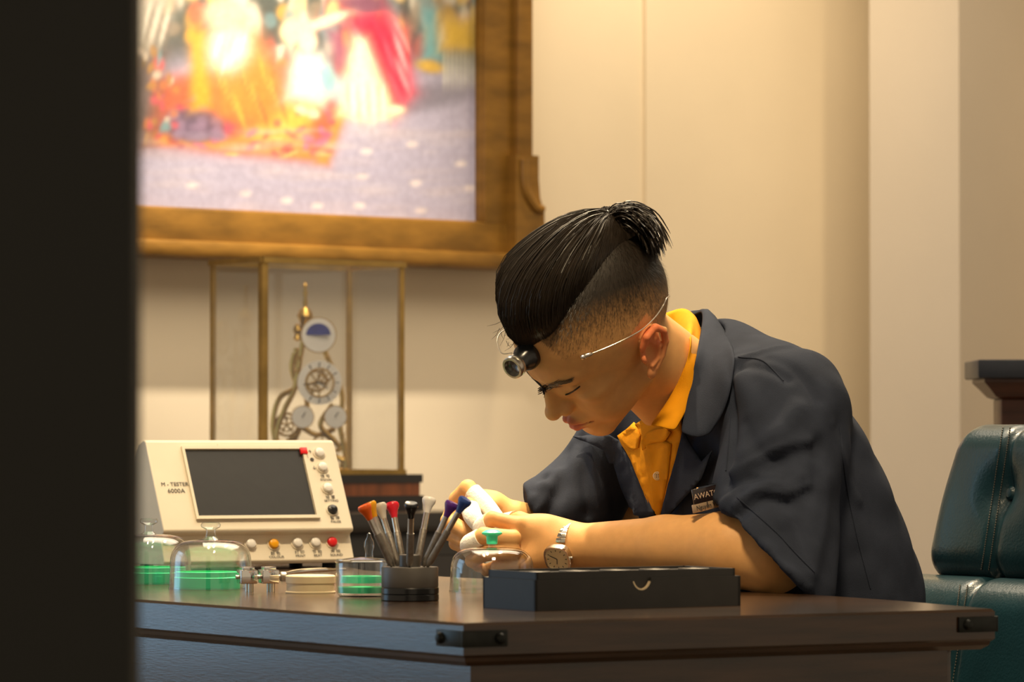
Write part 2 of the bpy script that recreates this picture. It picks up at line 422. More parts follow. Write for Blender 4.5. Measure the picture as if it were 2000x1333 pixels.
    for k, (cx, cy) in enumerate([(716, 296), (805, 282), (708, 345), (812, 358), (702, 402), (822, 412), (900, 320), (918, 368), (375, 362), (480, 378), (560, 392), (620, 402)]):
        lay(ellm(cx, cy, 11, 6, 0, .3) * .55, (.80, .70, .66))
    for _ in range(140):
        lay(ellm(rs.uniform(270, 935), rs.uniform(250, 440), rs.uniform(14, 50), rs.uniform(3, 9), 0, .4) * .16 * (y > 230), [(.60, .53, .56), (.30, .27, .36), (.5, .42, .44)][rs.randint(3)])
    return np.clip(col, 0, 1)


def vcol(me, cols, name='col'):
    a = me.color_attributes.new(name, 'FLOAT_COLOR', 'POINT')
    c4 = np.ones((len(cols), 4), np.float32); c4[:, :3] = cols; a.data.foreach_set('color', c4.ravel())


nx, nz = 330, 230
S, Z = np.meshgrid(np.linspace(cs0, cs1 + .004, nx), np.linspace(cz0 - .004, cz1, nz))
S, Z = S.ravel(), Z.ravel()
base_ = W0 + WN * OFFC
pts = np.stack([base_.x + WDIR.x * S, base_.y + WDIR.y * S, Z], 1)
idx = np.arange(nx * nz).reshape(nz, nx)
fs = np.stack([idx[:-1, :-1].ravel(), idx[:-1, 1:].ravel(), idx[1:, 1:].ravel(), idx[1:, :-1].ravel()], 1)
me = bpy.data.meshes.new('canvas'); me.from_pydata(pts.tolist(), [], fs.tolist())
pp = project(pts); vcol(me, paint_color(pp[:, 0], pp[:, 1]))
link('canvas', me, M['paint'], pic)


def rail(name, s0, s1, z0, z1, o0, o1, parent, bev=.004):
    b = MB(); c = W0 + WDIR * ((s0 + s1) / 2) + WN * ((o0 + o1) / 2); c.z = (z0 + z1) / 2
    b.box(c, ((s1 - s0) / 2, (o1 - o0) / 2, (z1 - z0) / 2), (WDIR, WN, UPV), bevel=bev)
    return b.build(name, M['gold'], parent, 30)


fs1, fz0 = (wallpx(1035, 300, .09) - W0).dot(WDIR), wallpx(960, 525, .09).z
rail('bottom_rail', cs0 - .1, fs1, fz0 + .012, cz0, 0.0, .085, pic)
rail('bottom_inner_moulding', cs0, cs1, cz0 - .016, cz0 + .003, .05, .075, pic)
rail('bottom_outer_moulding', cs0 - .1, fs1, fz0, fz0 + .034, 0.0, .105, pic, .01)
rail('side_rail', cs1, fs1 - .02, cz0 - .004, cz1, 0.0, .085, pic)
rail('side_inner_moulding', cs1 - .003, cs1 + .016, cz0, cz1, .05, .075, pic)
rail('side_outer_moulding', fs1 - .045, fs1, fz0 + .03, cz1, 0.0, .105, pic, .01)
zc = wallpx(1040, 415, .1).z; zt = wallpx(1040, 305, .1).z
b = MB(); prof = [(fs1 - .06, zt), (fs1 + .004, zt), (fs1 + .004, zt - .05), (fs1 + .008, zc + .03), (fs1 + .02, zc), (fs1 + .022, fz0 + .02), (fs1 - .06, fz0 + .02), (fs1 - .06, zc)]
b.prism([W0 + WDIR * a + UPV * z for a, z in prof], WN * 0.0, WN * .115); b.build('corner_carving', M['gold'], pic, 30)
b = MB(); b.tube(bez([W0 + WDIR * a + UPV * z + WN * .118 for a, z in [(fs1 - .04, zt - .01), (fs1 - .035, zc + .05), (fs1 - .01, zc + .012), (fs1 + .012, zc + .005)]]), .010, 8)
b.build('scroll_carving', M['gold'], pic)

# ------------------------------------------------------------------ sideboard, glass case and clock
SZ = P(800, 1006, 7.0).z
sb = empty('sideboard', (-.6, 7.3, 0), 'black lacquered sideboard standing under the painting', 'cabinet')
SDn = WN.copy(); SD = WDIR.copy()
rc = P(965, 1006, 7.35); rc.z = 0
b = MB(); b.box(rc - SD * .75 - SDn * .24 + UPV * (SZ - .018), (.77, .26, .018), (SD, -SDn, UPV), bevel=.004); b.build('top', M['ebony'], sb)
b = MB(); b.box(rc - SD * .75 - SDn * .24 + UPV * ((SZ - .036) / 2 + .03), (.74, .23, (SZ - .036) / 2 - .03), (SD, -SDn, UPV), bevel=.004); b.build('body', M['ebony'], sb)
for k in range(3):
    b = MB(); c = rc - SD * (.27 + .48 * k) - SDn * (.01 - .006) + UPV * .40; b.box(c, (.225, .008, .32), (SD, -SDn, UPV), bevel=.004)
    dd = b.build('door', M['ebony'], sb)
    b = MB(); kp = c + SD * .18 + SDn * .008; b.lathe([(0.004, 0), (.004, .012), (.011, .016), (.011, .024), (0, .028)], kp, frame_from(SDn), 12); b.build('knob', M['brass'], dd)

ZB = P(700, 938, 7.4).z; ZT = 1.285
cn = [P(512, 700, 7.27), P(790, 700, 7.5), P(683, 700, 7.66), P(410, 700, 7.42)]
for c in cn: c.z = 0
ctr = (cn[0] + cn[1] + cn[2] + cn[3]) / 4
case = empty('glass_display_case', ctr + UPV * SZ, 'glass display case with brass posts holding the skeleton clock', 'display case')
def grow(k): return [ctr + (c - ctr) * k for c in cn]
b = MB(); b.prism(grow(1.16), UPV * (SZ + .028), UPV * ZB); b.build('wooden_base', M['walnut'], case, False)
b = MB(); b.prism(grow(1.19), UPV * (ZB - .006), UPV * (ZB + .010)); b.build('black_top_moulding', M['ebony'], case, False)
b = MB(); b.prism(grow(1.2), UPV * SZ, UPV * (SZ + .028)); b.build('black_plinth', M['ebony'], case, False)
for i, (c, r) in enumerate(zip(cn, (.0072, .0052, .005, .0045))):
    b = MB(); d1 = (cn[(i + 1) % 4] - c).normalized(); d2 = (cn[(i - 1) % 4] - c).normalized()
    b.prism([c, c + d1 * r * 2, c + d1 * r * 2 + d2 * r * 2, c + d2 * r * 2], UPV * (ZB + .01), UPV * (ZT - .004)); b.build('post', M['brass2'], case, False)
    for z, nm in ((ZB + .014, 'lower_bar'), (ZT - .006, 'upper_bar')):
        b = MB(); e = cn[(i + 1) % 4]; dd = (e - c).normalized(); nn = Vector((-dd.y, dd.x, 0)) * .005
        b.prism([c - nn, e - nn, e + nn, c + nn], UPV * (z - .005), UPV * (z + .005)); b.build(nm, M['brass2'], case, False)
    b = MB(); e = cn[(i + 1) % 4]; dd = (e - c).normalized(); nn = Vector((-dd.y, dd.x, 0)) * .0015
    b.prism([c + dd * .012 - nn, e - dd * .012 - nn, e - dd * .012 + nn, c + dd * .012 + nn], UPV * (ZB + .02), UPV * (ZT - .012)); b.build('pane', M['pane'], case, False)
b = MB(); b.prism(grow(1.0), UPV * (ZT - .003), UPV * ZT); b.build('top_pane', M['pane'], case, False)

ck = empty('skeleton_clock', Vector((ctr.x, ctr.y, ZB + .01)), 'gilt skeleton clock with white dials and a blue moon dial', 'clock')
CY = ctr.y
def K(px, py, dy=0.0): return P(px, py, CY + dy)
pxm = 7500 / CY
def disc(name, px, py, r, m, dy=0.0, th=.004, ring=0.0, parent=ck, n=40):
    b = MB(); o = K(px, py, dy); ax = frame_from((.16, -.985, 0), (0, 0, 1)); R = r / pxm; r0 = ring / pxm
    b.lathe([(r0, 0), (R, 0), (R, th), (r0, th)], o, ax, n, close=bool(ring)); return b.build(name, m, parent)
disc('moon_dial', 622, 655, 33, M['enamel'], -.05)
b = MB(); o = K(622, 655, -.0555); R = 24 / pxm
b.prism([o + Vector((math.cos(a) * R, 0, math.sin(a) * R * .95)) for a in np.linspace(0, math.pi, 18)], (0, -.001, 0), (0, -.003, 0)); b.build('moon_sky', M['blue'], ck, False)
disc('moon_bezel', 622, 655, 35, M['brass'], -.049, .004, 31)
disc('chapter_ring', 624, 748, 43, M['enamel'], -.055, .004, 28)
disc('chapter_bezel', 624, 748, 29, M['brass'], -.054, .006, 26)
for k in range(12):
    a = k * math.pi / 6; b = MB(); b.tube([K(624 + 31 * math.sin(a), 748 - 31 * math.cos(a), -.062), K(624 + 40 * math.sin(a), 748 - 40 * math.cos(a), -.062)], .0012, 6); b.build('hour_mark', M['black'], ck)
for a, l in ((2.2, 22), (4.6, 32)):
    b = MB(); b.tube([K(624, 748, -.064), K(624 + l * math.sin(a), 748 - l * math.cos(a), -.064)], [.0022, .0008], 6); b.build('clock_hand', M['black'], ck)
for (x, y) in ((591, 815), (655, 815)):
    s_ = disc('small_dial', x, y, 21, M['enamel'], -.055)
    disc('small_bezel', x, y, 22.5, M['brass'], -.054, .004, 20)
    b = MB(); b.tube([K(x, y, -.062), K(x + 6, y - 10, -.062)], .001, 6); b.build('small_hand', M['black'], ck)
b = MB(); o = K(596, 640); b.lathe([(0, -.02), (.012, -.012), (.007, 0), (.011, .012), (.016, .022), (.011, .034), (.004, .04), (.0055, .05), (.003, .056), (.005, .066), (.003, .074), (.0045, .082), (0, .09)], o, None, 16); b.build('spire', M['brass'], ck)
b = MB(); b.lathe([(0, 0), (.009, .005), (.005, .014), (.009, .022), (.006, .032), (0, .036)], K(581, 668), None, 14); b.build('finial', M['brass'], ck)
bars = [[(596, 640), (588, 690), (575, 760), (556, 800), (540, 850), (548, 900)], [(612, 640), (640, 700), (668, 770), (664, 830), (676, 900), (672, 925)],
        [(578, 680), (584, 740), (600, 790), (580, 850), (560, 880)], [(575, 760), (545, 780), (533, 830), (545, 870), (580, 850)], [(650, 790), (626, 830), (652, 860), (668, 880)], [(591, 836), (620, 850), (655, 838)],
        [(548, 900), (600, 870), (672, 900)], [(575, 690), (570, 720), (582, 760)]]
for i, br in enumerate(bars):
    b = MB(); b.tube(bez([K(x, y, -.02 + .015 * (i % 3)) for x, y in br], 30), .0052, 8); b.build('scroll_bar', M['brass'], ck)
for (x, y, r) in ((618, 745, 22), (610, 765, 16), (634, 735, 14), (560, 830, 24), (560, 830, 15), (628, 870, 20)):
    b = MB(); o = K(x, y, .0); ax = frame_from((.16, -.985, 0), (0, 0, 1)); R = r / pxm
    b.lathe([(R * .8, 0), (R, 0), (R, .003), (R * .8, .003)], o, ax, 28, close=True)
    for k in range(5):
        a = k * 2 * math.pi / 5 + r; b.tube([o, o + (ax[0] * math.cos(a) + ax[1] * math.sin(a)) * R * .9], .0016, 6)
    b.build('gear_wheel', M['brass2'], ck)
for (x) in (556, 672):
    b = MB(); o = K(x, 895); o.z = ZB + .0103; h = K(x, 895).z - o.z; b.lathe([(.016, 0), (.016, .008), (.008, .014), (.010, h * .5), (.006, h), (0, h + .004)], o, None, 16); b.build('foot_column', M['brass'], ck)
for (x, y) in ((586, 700), (583, 725), (600, 800), (668, 850), (660, 880), (640, 700), (545, 880)):
    b = MB(); b.lathe([(0, -.005), (.005, -.003), (.005, .003), (0, .005)], K(x, y, -.03), None, 10); b.build('pillar_nut', M['brass'], ck)

# ================================================================== DESK
dA = desk(905, 1218); dB = desk(1943, 1190); u_ = (desk(259, 1171) - dA).normalized()
curve = [desk(1760, 1174), desk(1573, 1161), desk(1300, 1149), desk(870, 1127)]
dC = curve[-1] + (curve[-1] - curve[-2]).normalized() * .62; dC = Vector((-.30, 5.95, DESK_Z)); dD = dA + u_ * 1.95; dD2 = Vector((-.72, 6.12, DESK_Z))
outline = [dA, dB] + curve + [Vector((-.21, 5.52, DESK_Z)), dC, dD2, dD]
dctr = sum(outline, Vector()) / len(outline)
dk = empty('desk', Vector((dctr.x, dctr.y, 0)), 'dark stained wooden desk with iron corner straps', 'desk')
def inset(k):
    out = []
    n = len(outline)
    for i, p in enumerate(outline):
        a = (outline[i] - outline[i - 1]); b_ = (outline[(i + 1) % n] - outline[i]); a.z = b_.z = 0; a.normalize(); b_.normalize()
        n1 = Vector((-a.y, a.x, 0)); n2 = Vector((-b_.y, b_.x, 0)); m = (n1 + n2); m = m / max(m.dot(n1), .4) ; out.append(p + m * k)
    return out
b = MB(); rings = [(.003, 0), (0, -.003), (0, -.033), (.004, -.036), (.005, -.040), (.012, -.045)]
n = len(outline); base = []
for k, dz in rings: base.append(len(b.v)); b.v += [p + UPV * dz for p in inset(k)]
b.f.append(tuple(range(base[0], base[0] + n))); b.f.append(tuple(reversed(range(base[-1], base[-1] + n))))
for r in range(len(rings) - 1):
    for i in range(n): j = (i + 1) % n; b.f.append((base[r] + i, base[r + 1] + i, base[r + 1] + j, base[r] + j))
b.build('desktop', M['desk'], dk, 20)
I2 = inset(.022)
def panel(name, a, b_, th, z0, z1, parent=dk):
    m = MB(); d = (b_ - a); d.z = 0; d.normalize(); nr = Vector((-d.y, d.x, 0)) * th
    a = Vector((a.x, a.y, 0)); b_ = Vector((b_.x, b_.y, 0)); m.prism([a, b_, b_ + nr, a + nr], UPV * z0, UPV * z1); return m.build(name, M['desk'], parent, False)
fr = I2[1] - (I2[1] - I2[0]).normalized() * .03; fl = I2[0] + (I2[1] - I2[0]).normalized() * .001
cor = Vector((I2[0].x, I2[0].y, 0))
panel('front_panel', fl, fr, .025, .06, DESK_Z - .0455)
panel('side_panel', I2[-1], I2[0], .025, .06, DESK_Z - .0455)
panel('end_panel', I2[-2], I2[-1], .025, .06, DESK_Z - .0455)
panel('plinth', fl, fr, .03, 0, .06); panel('plinth', I2[-1], I2[0], .03, 0, .06)
b = MB(); q = Vector((fr.x, fr.y, 0)) + u_ * .06; b.box(q + UPV * ((DESK_Z - .0455) / 2), (.03, .03, (DESK_Z - .0455) / 2), ((I2[1] - I2[0]).normalized(), u_, UPV), bevel=.003); b.build('leg', M['desk'], dk)
b = MB(); q = Vector((-.30, 5.78, 0)); b.box(q + UPV * ((DESK_Z - .0455) / 2), (.03, .03, (DESK_Z - .0455) / 2), None, bevel=.003); b.build('leg', M['desk'], dk)
# iron corner straps
def strap(corner, da, la, db, lb, zc_, rivets):
    m = MB(); na = Vector((da.y, -da.x, 0)); nb = Vector((-db.y, db.x, 0))
    if na.dot(corner - dctr) < 0: na = -na
    if nb.dot(corner - dctr) < 0: nb = -nb
    c = Vector((corner.x, corner.y, zc_)); t = .0025
    for d, l, nr in ((da, la, na), (db, lb, nb)):
        m.box(c + d * (l / 2) + nr * (t / 2 + .0003), (l / 2 + .0028, t / 2, .0085), (d, nr, UPV), bevel=.0007)
    o = m.build('corner_strap', M['iron'], dk)
    for d, l, nr in rivets(da, la, na, db, lb, nb):
        m = MB(); m.lathe([(.0062, 0), (.0058, .002), (.004, .0042), (0, .0052)], c + d * l + nr * (t + .0003), frame_from(nr), 14); m.build('rivet', M['iron'], o)
vd = (dB - dA).normalized(); vd.z = 0
strap(dA, vd, .048, u_, .045, DESK_Z - .0165, lambda da, la, na, db, lb, nb: [(da, la - .006, na), (db, lb - .006, nb)])
ed = (curve[0] - dB).normalized()
strap(dB, -vd, .048, ed, .06, DESK_Z - .0165, lambda da, la, na, db, lb, nb: [(da, la - .009, na)])

# ================================================================== THINGS ON THE DESK
# ---- timing tester
psi = math.radians(27); tx = Vector((math.cos(psi), math.sin(psi), 0)); ty = Vector((-math.sin(psi), math.cos(psi), 0))
lip_r = P(690, 1032, 5.62); W = .298
t0 = Vector((lip_r.x, lip_r.y, DESK_Z)) - tx * W                         # lip, left end
prof = [(.155, .006), (.155, .115), (.10, .1800), (.078, .1870), (.0705, .1845), (-.001, .0580), (.0, .0535), (.010, .0500), (.011, .0470), (-.004, .0130), (-.002, .0080)]
ts = empty('watch_timing_tester', t0 + tx * W / 2, 'cream watch timing tester with dark screen and coloured buttons', 'tester')
b = MB(); b.prism([t0 + ty * y + UPV * z for y, z in prof], tx * 0, tx * W); body = b.build('housing', M['cream'], ts, 20)
bv = body.modifiers.new('round', 'BEVEL'); bv.width = .003; bv.segments = 3; bv.angle_limit = math.radians(25)
for s_ in (.03, W - .03):
    for y in (.02, .14):
        b = MB(); b.lathe([(.010, 0), (.010, .007), (.008, .008)], t0 + tx * s_ + ty * y, None, 14); b.build('rubber_foot', M['rubber'], ts)
pa = t0 + ty * .0705 + UPV * .1845; pb = t0 + ty * -.001 + UPV * .058
pdn = (pb - pa).normalized(); pn = tx.cross(-pdn).normalized()
if pn.y > 0: pn = -pn
qa = t0 + ty * .011 + UPV * .047; qb = t0 + ty * -.004 + UPV * .013; qdn = (qb - qa).normalized(); qn = tx.cross(-qdn).normalized()
if qn.y > 0: qn = -qn
def panelp(px, py, lower=False): return on_plane(px, py, qa if lower else pa, qn if lower else pn)
sc = [panelp(362, 881), panelp(592, 881), panelp(610, 1006), panelp(386, 1011)]
# squared-up screen rectangle in panel coordinates
xs = [(p - pa).dot(tx) for p in sc]; ys = [(p - pa).dot(pdn) for p in sc]
x0, x1, y0, y1 = (xs[0] + xs[3]) / 2, (xs[1] + xs[2]) / 2, (ys[0] + ys[1]) / 2, (ys[2] + ys[3]) / 2
pq = lambda x, y, o=0: pa + tx * x + pdn * y + pn * o
b = MB(); b.prism([pq(x0, y0), pq(x1, y0), pq(x1, y1), pq(x0, y1)], pn * .0003, pn * .0015); b.build('screen', M['screen'], ts, False)
for (a0, a1, c0, c1) in ((x0 - .005, x1 + .006, y0 - .006, y0 - .001), (x0 - .005, x1 + .006, y1 + .001, y1 + .006), (x0 - .005, x0 - .001, y0 - .001, y1 + .001), (x1 + .001, x1 + .006, y0 - .001, y1 + .001)):
    b = MB(); b.prism([pq(a0, c0), pq(a1, c0), pq(a1, c1), pq(a0, c1)], pn * .0002, pn * .0045); b.build('screen_bezel', M['cream'], ts, False)
b = MB(); o = panelp(591, 884); b.box(o + pn * .004, (.0055, .0052, .0022), (tx, pdn, pn), bevel=.0006); b.build('red_sticker', M['red'], ts)
def tbutton(px, py, m, lower):
    o = panelp(px, py, lower); nr, dn = (qn, qdn) if lower else (pn, pdn)
    b = MB(); b.lathe([(.0098, 0), (.0098, .0012), (.0082, .0012), (.0080, .0002)], o + nr * .0002, frame_from(nr, tx), 24); rg = b.build('button_ring', M['cream'], ts)
    b = MB(); b.lathe([(.0074, 0), (.0074, .003), (.0064, .0052), (.0038, .0064), (0, .0068)], o + nr * .0003, frame_from(nr, tx), 24); b.build('button', m, rg)
for px, py, m, low in ((623, 886, 'white', 0), (629, 914, 'white', 0), (639, 955, 'white', 0), (649, 997, 'black', 0), (489, 1064, 'white', 1), (534, 1064, 'yellow', 1), (580, 1062, 'white', 1), (615, 1061, 'white', 1), (648, 1060, 'red', 1)):
    tbutton(px, py, M[m], low)
def tlabel(s, px, py, size, low=False, sq=1.0):
    o = panelp(px, py, low); nr, dn = (qn, qdn) if low else (pn, pdn); text('lettering', s, o + nr * .0008, tx, -dn, size, M['ink'], ts, .0001, squeeze=sq)
tlabel('M - TESTER', 341, 947, .0086, sq=1.0); tlabel('6000A', 344, 960, .0096, sq=1.05)
for zh, en, x, y, low in (('信号', 'SIGNAL', 635, 932, 0), ('设置', 'SETTING', 645, 973, 0), ('暂停', 'PAUSE', 654, 1014, 0), ('颜色', 'COLOUR', 538, 1083, 1), ('打印', 'PRINT', 585, 1081, 1), ('节拍', 'BEAT', 619, 1080, 1), ('声响', 'SOUND', 655, 1079, 1)):
    tlabel(zh[0] + ' ' + zh[1], x, y - 1, .0062, low, 1.1); tlabel(en, x + 2, y + 6, .0052, low, 1.1)
for s, y in (('↑', 884), ('●', 899), ('↓', 915)): tlabel(s, 605 + (y - 884) * .28, y, .008)
b = MB(); b.lathe([(.003, 0), (.003, .0008), (0, .001)], panelp(428, 870), frame_from(pn), 12); b.build('screw_cap', M['cream'], ts)

# ---- glass domes and green trays
def dome(px, Y, r, h, label, knob, ks=1.0):
    o = P(px, 900, Y); o.z = DESK_Z
    e = empty('glass_dust_cover', o, label, 'dust cover')
    pr = [(r, 0), (r * .985, h * .35), (r * .965, h * .62), (r * .90, h * .80), (r * .74, h * .93), (r * .5, h * .985), (r * .2, h)]
    full = [(a.x, a.y) for a in bez([Vector((x, y, 0)) for x, y in pr], 22)]
    inn = [(max(x - .0016, 0), y - (.0016 if y > .001 else 0)) for x, y in full]
    b = MB(); b.lathe(full + [(.0005, h)] + [(.0005, h - .0016)] + inn[::-1], o, None, 48, close=True); b.build('dome', M['glass'], e)
    b = MB(); b.lathe([(r + .0006, 0), (r + .0006, .0022), (r - .0022, .0022), (r - .0022, 0)], o + UPV * .0001, None, 48, close=True); b.build('rim', M['glass'], e)
    if knob == 'glass':
        b = MB(); k = ks; b.lathe([(.012 * k, 0), (.007 * k, .004 * k), (.0058 * k, .009 * k), (.0062 * k, .013 * k), (.012 * k, .016 * k), (.0128 * k, .019 * k), (.011 * k, .022 * k), (0, .0225 * k)], o + UPV * (h - .0003), None, 24); b.build('knob', M['glass'], e)
    else:
        b = MB(); b.lathe([(.0045, 0), (.0045, .004)], o + UPV * (h - .0003), None, 16); b.build('stem', M['glass'], e)
        b = MB(); b.lathe([(.0055, 0), (.0068, .001), (.0072, .010), (.0125, .0128), (.0128, .0145), (.008, .0178), (0, .019)], o + UPV * (h + .0035), None, 24); b.build('knob', M['green'], e)
    return e
def tray(px, Y, r, label):
    o = P(px, 900, Y); o.z = DESK_Z; e = empty('parts_tray', o, label, 'tray')
    b = MB(); b.lathe([(0, 0), (r, 0), (r, .014), (r * .96, .015), (r * .955, .021), (r * .92, .0215), (r * .91, .004), (0, .004)], o, None, 48); b.build('dish', M['green'], e)
    for a in (0.3, 1.35, 2.4):
        d = Vector((math.cos(a), math.sin(a), 0)); nr = Vector((-d.y, d.x, 0)); b = MB(); b.box(o + UPV * .0105, (r * .905, .0008, .0065), (d, nr, UPV)); b.build('divider', M['green'], e)
tray(405, 4.84, .0415, 'green parts tray under the nearer clear knobbed glass dome')
dome(412, 4.84, .0525, .0615, 'clear glass dome with clear knob in front of the tester', 'glass')
tray(300, 5.02, .044, 'green parts tray under the far glass dome beside the dark door')
dome(291, 5.02, .0560, .0640, 'glass dome behind, half hidden by the dark door edge', 'glass', .95)
dome(961, 4.75, .0525, .0545, 'clear glass dome with green knob beside the black box', 'green')

# ---- movement holder
o = desk(509, 1157); hx = Vector((.96, .28, 0)); hy = Vector((-.28, .96, 0)); o = o + hy * .016
mh = empty('movement_holder', o, 'small steel movement holder beside the green tray', 'watch tool')
for sx in (-1, 1):
    b = MB(); c = o + hx * (.0135 * sx); b.box(c + UPV * .0185, (.0105, .013, .0085), (hx, hy, UPV), bevel=.0012); jw = b.build('jaw', M['chrome'], mh)
    for sy in (-1, 1):
        b = MB(); b.lathe([(.0035, 0), (.0035, .010), (.0025, .0105)], c + hx * .003 + hy * (.008 * sy), None, 12); b.build('foot', M['steel'], jw)
    b = MB(); b.box(c + UPV * .0285, (.0075, .010, .0022), (hx, hy, UPV), bevel=.001); b.build('grip_plate', M['chrome'], jw)
b = MB(); b.tube([o - hx * .028 + UPV * .018, o + hx * .034 + UPV * .018], .0026, 12); b.build('screw_rod', M['steel'], mh)
b = MB(); b.lathe([(.005, 0), (.006, .001), (.006, .007), (.005, .008)], o + hx * .028 + UPV * .018, frame_from(hx), 18); b.build('knurled_nut', M['knurl'], mh)

# ---- tweezers
a0 = desk(552, 1131) + UPV * .006; a1 = desk(672, 1124) + UPV * .006
tw = empty('tweezers', a0 - UPV * .006, 'thin steel tweezers lying behind the ivory tin', 'tweezers')
for s_ in (-1, 1):
    dd = (a1 - a0).normalized(); nr = Vector((-dd.y, dd.x, 0)); b = MB()
    b.tube(bez([a0 + nr * .001 * s_, a0.lerp(a1, .4) + nr * .006 * s_ + UPV * .003, a1 + nr * .002 * s_ + UPV * .002], 14), [.0022] * 3 + [.0028] * 9 + [.0018] * 3, 8); b.build('arm', M['chrome'], tw)

# ---- ivory tin
o = desk(604, 1161) + Vector((0, .030, 0))
tn = empty('round_tin', o, 'low round ivory plastic tin in front of the tester', 'tin')
b = MB(); b.lathe([(0, 0), (.0305, 0), (.0308, .0015), (.0295, .003), (.0293, .0125)], o, None, 40); b.build('body', M['tin'], tn)
b = MB(); b.lathe([(.0305, .0125), (.0305, .0205), (.0295, .0217), (.027, .0222), (0, .0225)], o, None, 40); b.build('lid', M['tin'], tn)

# ---- small glass jar
o = desk(704, 1168) + Vector((0, .031, 0))
jr = empty('glass_oil_jar', o, 'small glass jar with green bands and pointed clear stopper', 'jar')
b = MB(); b.lathe([(.026, 0), (.0295, .003), (.0305, .010), (.0305, .040), (.032, .042), (.0305, .043), (.0288, .041), (.0288, .005), (0.0005, .004), (.0005, 0)], o, None, 44, close=True); b.build('bowl', M['glass'], jr)
b = MB(); b.lathe([(0, 0), (.0278, 0), (.0283, .007), (0, .0075)], o + UPV * .0045, None, 40); b.build('green_base', M['green'], jr)
b = MB(); b.lathe([(.014, 0), (.0255, 0), (.024, .008), (.014, .008)], o + UPV * .0165, None, 40, close=True); b.build('green_ring', M['green'], jr)
b = MB(); b.lathe([(0, .0), (.0298, .0), (.0298, .002), (.008, .004), (0, .0045)], o + UPV * .0428, None, 40); ld = b.build('lid', M['glass'], jr)
b = MB(); b.lathe([(.005, 0), (.0045, .006), (.0062, .013), (.0055, .019), (.0028, .024), (.0022, .028), (0, .030)], o + Vector((.009, 0, .0468)), None, 16); b.build('stopper', M['glass'], ld)

# ---- screwdriver stand and screwdrivers
o = desk(799, 1176) + Vector((0, .0335, 0)); so = o.copy()
st = empty('screwdriver_stand', o, 'round grey and black rotating screwdriver stand', 'stand')
b = MB(); b.lathe([(0, 0), (.0330, 0), (.0338, .001), (.0338, .007), (.0330, .0078), (.0338, .0086), (.0338, .0145), (.033, .0155), (0, .0155)], o, None, 44); b.build('base', M['black'], st)
b = MB(); b.lathe([(0, .0155), (.0328, .0155), (.0332, .0165), (.0332, .0380), (.0325, .0392), (0, .0395)], o, None, 44); b.build('turntable', M['anod'], st)
b = MB(); b.lathe([(.0125, .0395), (.0125, .0525), (.0115, .0535), (0, .0538)], o, None, 30); b.build('hub', M['anod'], st)
TOPZ = DESK_Z + .0395
drv = [('orange', 'screwdriver with orange cap, leftmost in the stand', 712, 992, 766, -.010), ('yellow', 'screwdriver with yellow cap just behind the orange one', 722, 987, 771, .006),
       ('lightgrey', 'screwdriver with pale grey cap left of the red one', 742, 990, 778, .017), ('crimson', 'screwdriver with crimson red cap in the stand', 766, 988, 787, .022),
       ('black', 'screwdriver with black cap standing upright at the front of the stand', 803, 988, 800, -.024), ('white', 'screwdriver with white cap leaning right in the stand', 838, 978, 814, .021),
       ('purple', 'screwdriver with purple cap leaning right in the stand', 882, 986, 827, -.006), ('navy', 'screwdriver with dark blue cap, rightmost in the stand', 908, 979, 834, -.016)]
for cname, lab, tpx, tpy, bpx, dy in drv:
    bp_ = P(bpx, 1104, so.y + dy); bp_.z = TOPZ + .0002
    tp_ = P(tpx, tpy, so.y + dy * 2.0); d = (tp_ - bp_); L = d.length; ax = frame_from(d)
    e = empty('screwdriver', bp_, lab, 'screwdriver', 'screwdrivers in the stand')
    b = MB(); b.lathe([(.0015, 0), (.0032, .003), (.0042, .006), (.0042, L * .55)], bp_, ax, 14); b.build('knurled_grip', M['knurl'], e)
    b = MB(); b.lathe([(.0037, L * .55), (.0035, L * .57), (.0035, L - .012)], bp_, ax, 14); b.build('shaft', M['steel'], e)
    b = MB(); b.lathe([(.0034, L - .016), (.0042, L - .012), (.0056, L - .007), (.0080, L - .002), (.0082, L + .001), (.0070, L + .003), (.003, L + .002), (0, L + .002)], bp_, ax, 20); b.build('swivel_cap', M[cname], e)

# ---- black box
bx = (Vector((.857, .515, 0))).normalized(); by = Vector((-bx.y, bx.x, 0)); bc = desk(1045, 1194); BL, BD, BH = .272, .112, .0335
bo = empty('black_tool_tray', bc + bx * BL / 2 + by * BD / 2, 'long black lidded box with thumb notch on desk front edge', 'box')
ng = .0125
def wallbox(name, a, b_, z0, z1, m, notch=False, th=.0035):
    mb = MB(); d = (b_ - a); L = d.length; d.normalize(); nr = Vector((-d.y, d.x, 0)) * th
    poly = [(0, z0), (L, z0), (L, z1)]
    if notch:
        c = L * .512
        poly += [(c + ng * math.cos(t), z1 + .0006 - ng * 1.15 * math.sin(t)) for t in np.linspace(0.03, math.pi - .03, 16)]
    poly += [(0, z1)]
    pl = [a + d * x + UPV * z for x, z in poly]
    mb.prism(pl, nr * 0, nr); return mb.build(name, m, bo, False)
c0, c1, c2, c3 = bc, bc + bx * BL, bc + bx * BL + by * BD, bc + by * BD
wallbox('front_wall', c0, c1, 0.0, BH, M['tray'], True)
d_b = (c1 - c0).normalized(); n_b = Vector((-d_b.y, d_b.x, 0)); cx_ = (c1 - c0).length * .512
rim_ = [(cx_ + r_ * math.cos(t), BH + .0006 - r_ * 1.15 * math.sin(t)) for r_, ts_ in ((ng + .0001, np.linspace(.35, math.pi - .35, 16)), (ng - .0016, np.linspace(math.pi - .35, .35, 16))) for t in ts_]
b = MB(); b.prism([c0 + d_b * x + UPV * z for x, z in rim_], n_b * .0002, n_b * .0033); b.build('notch_rim', M['tin'], bo, False)
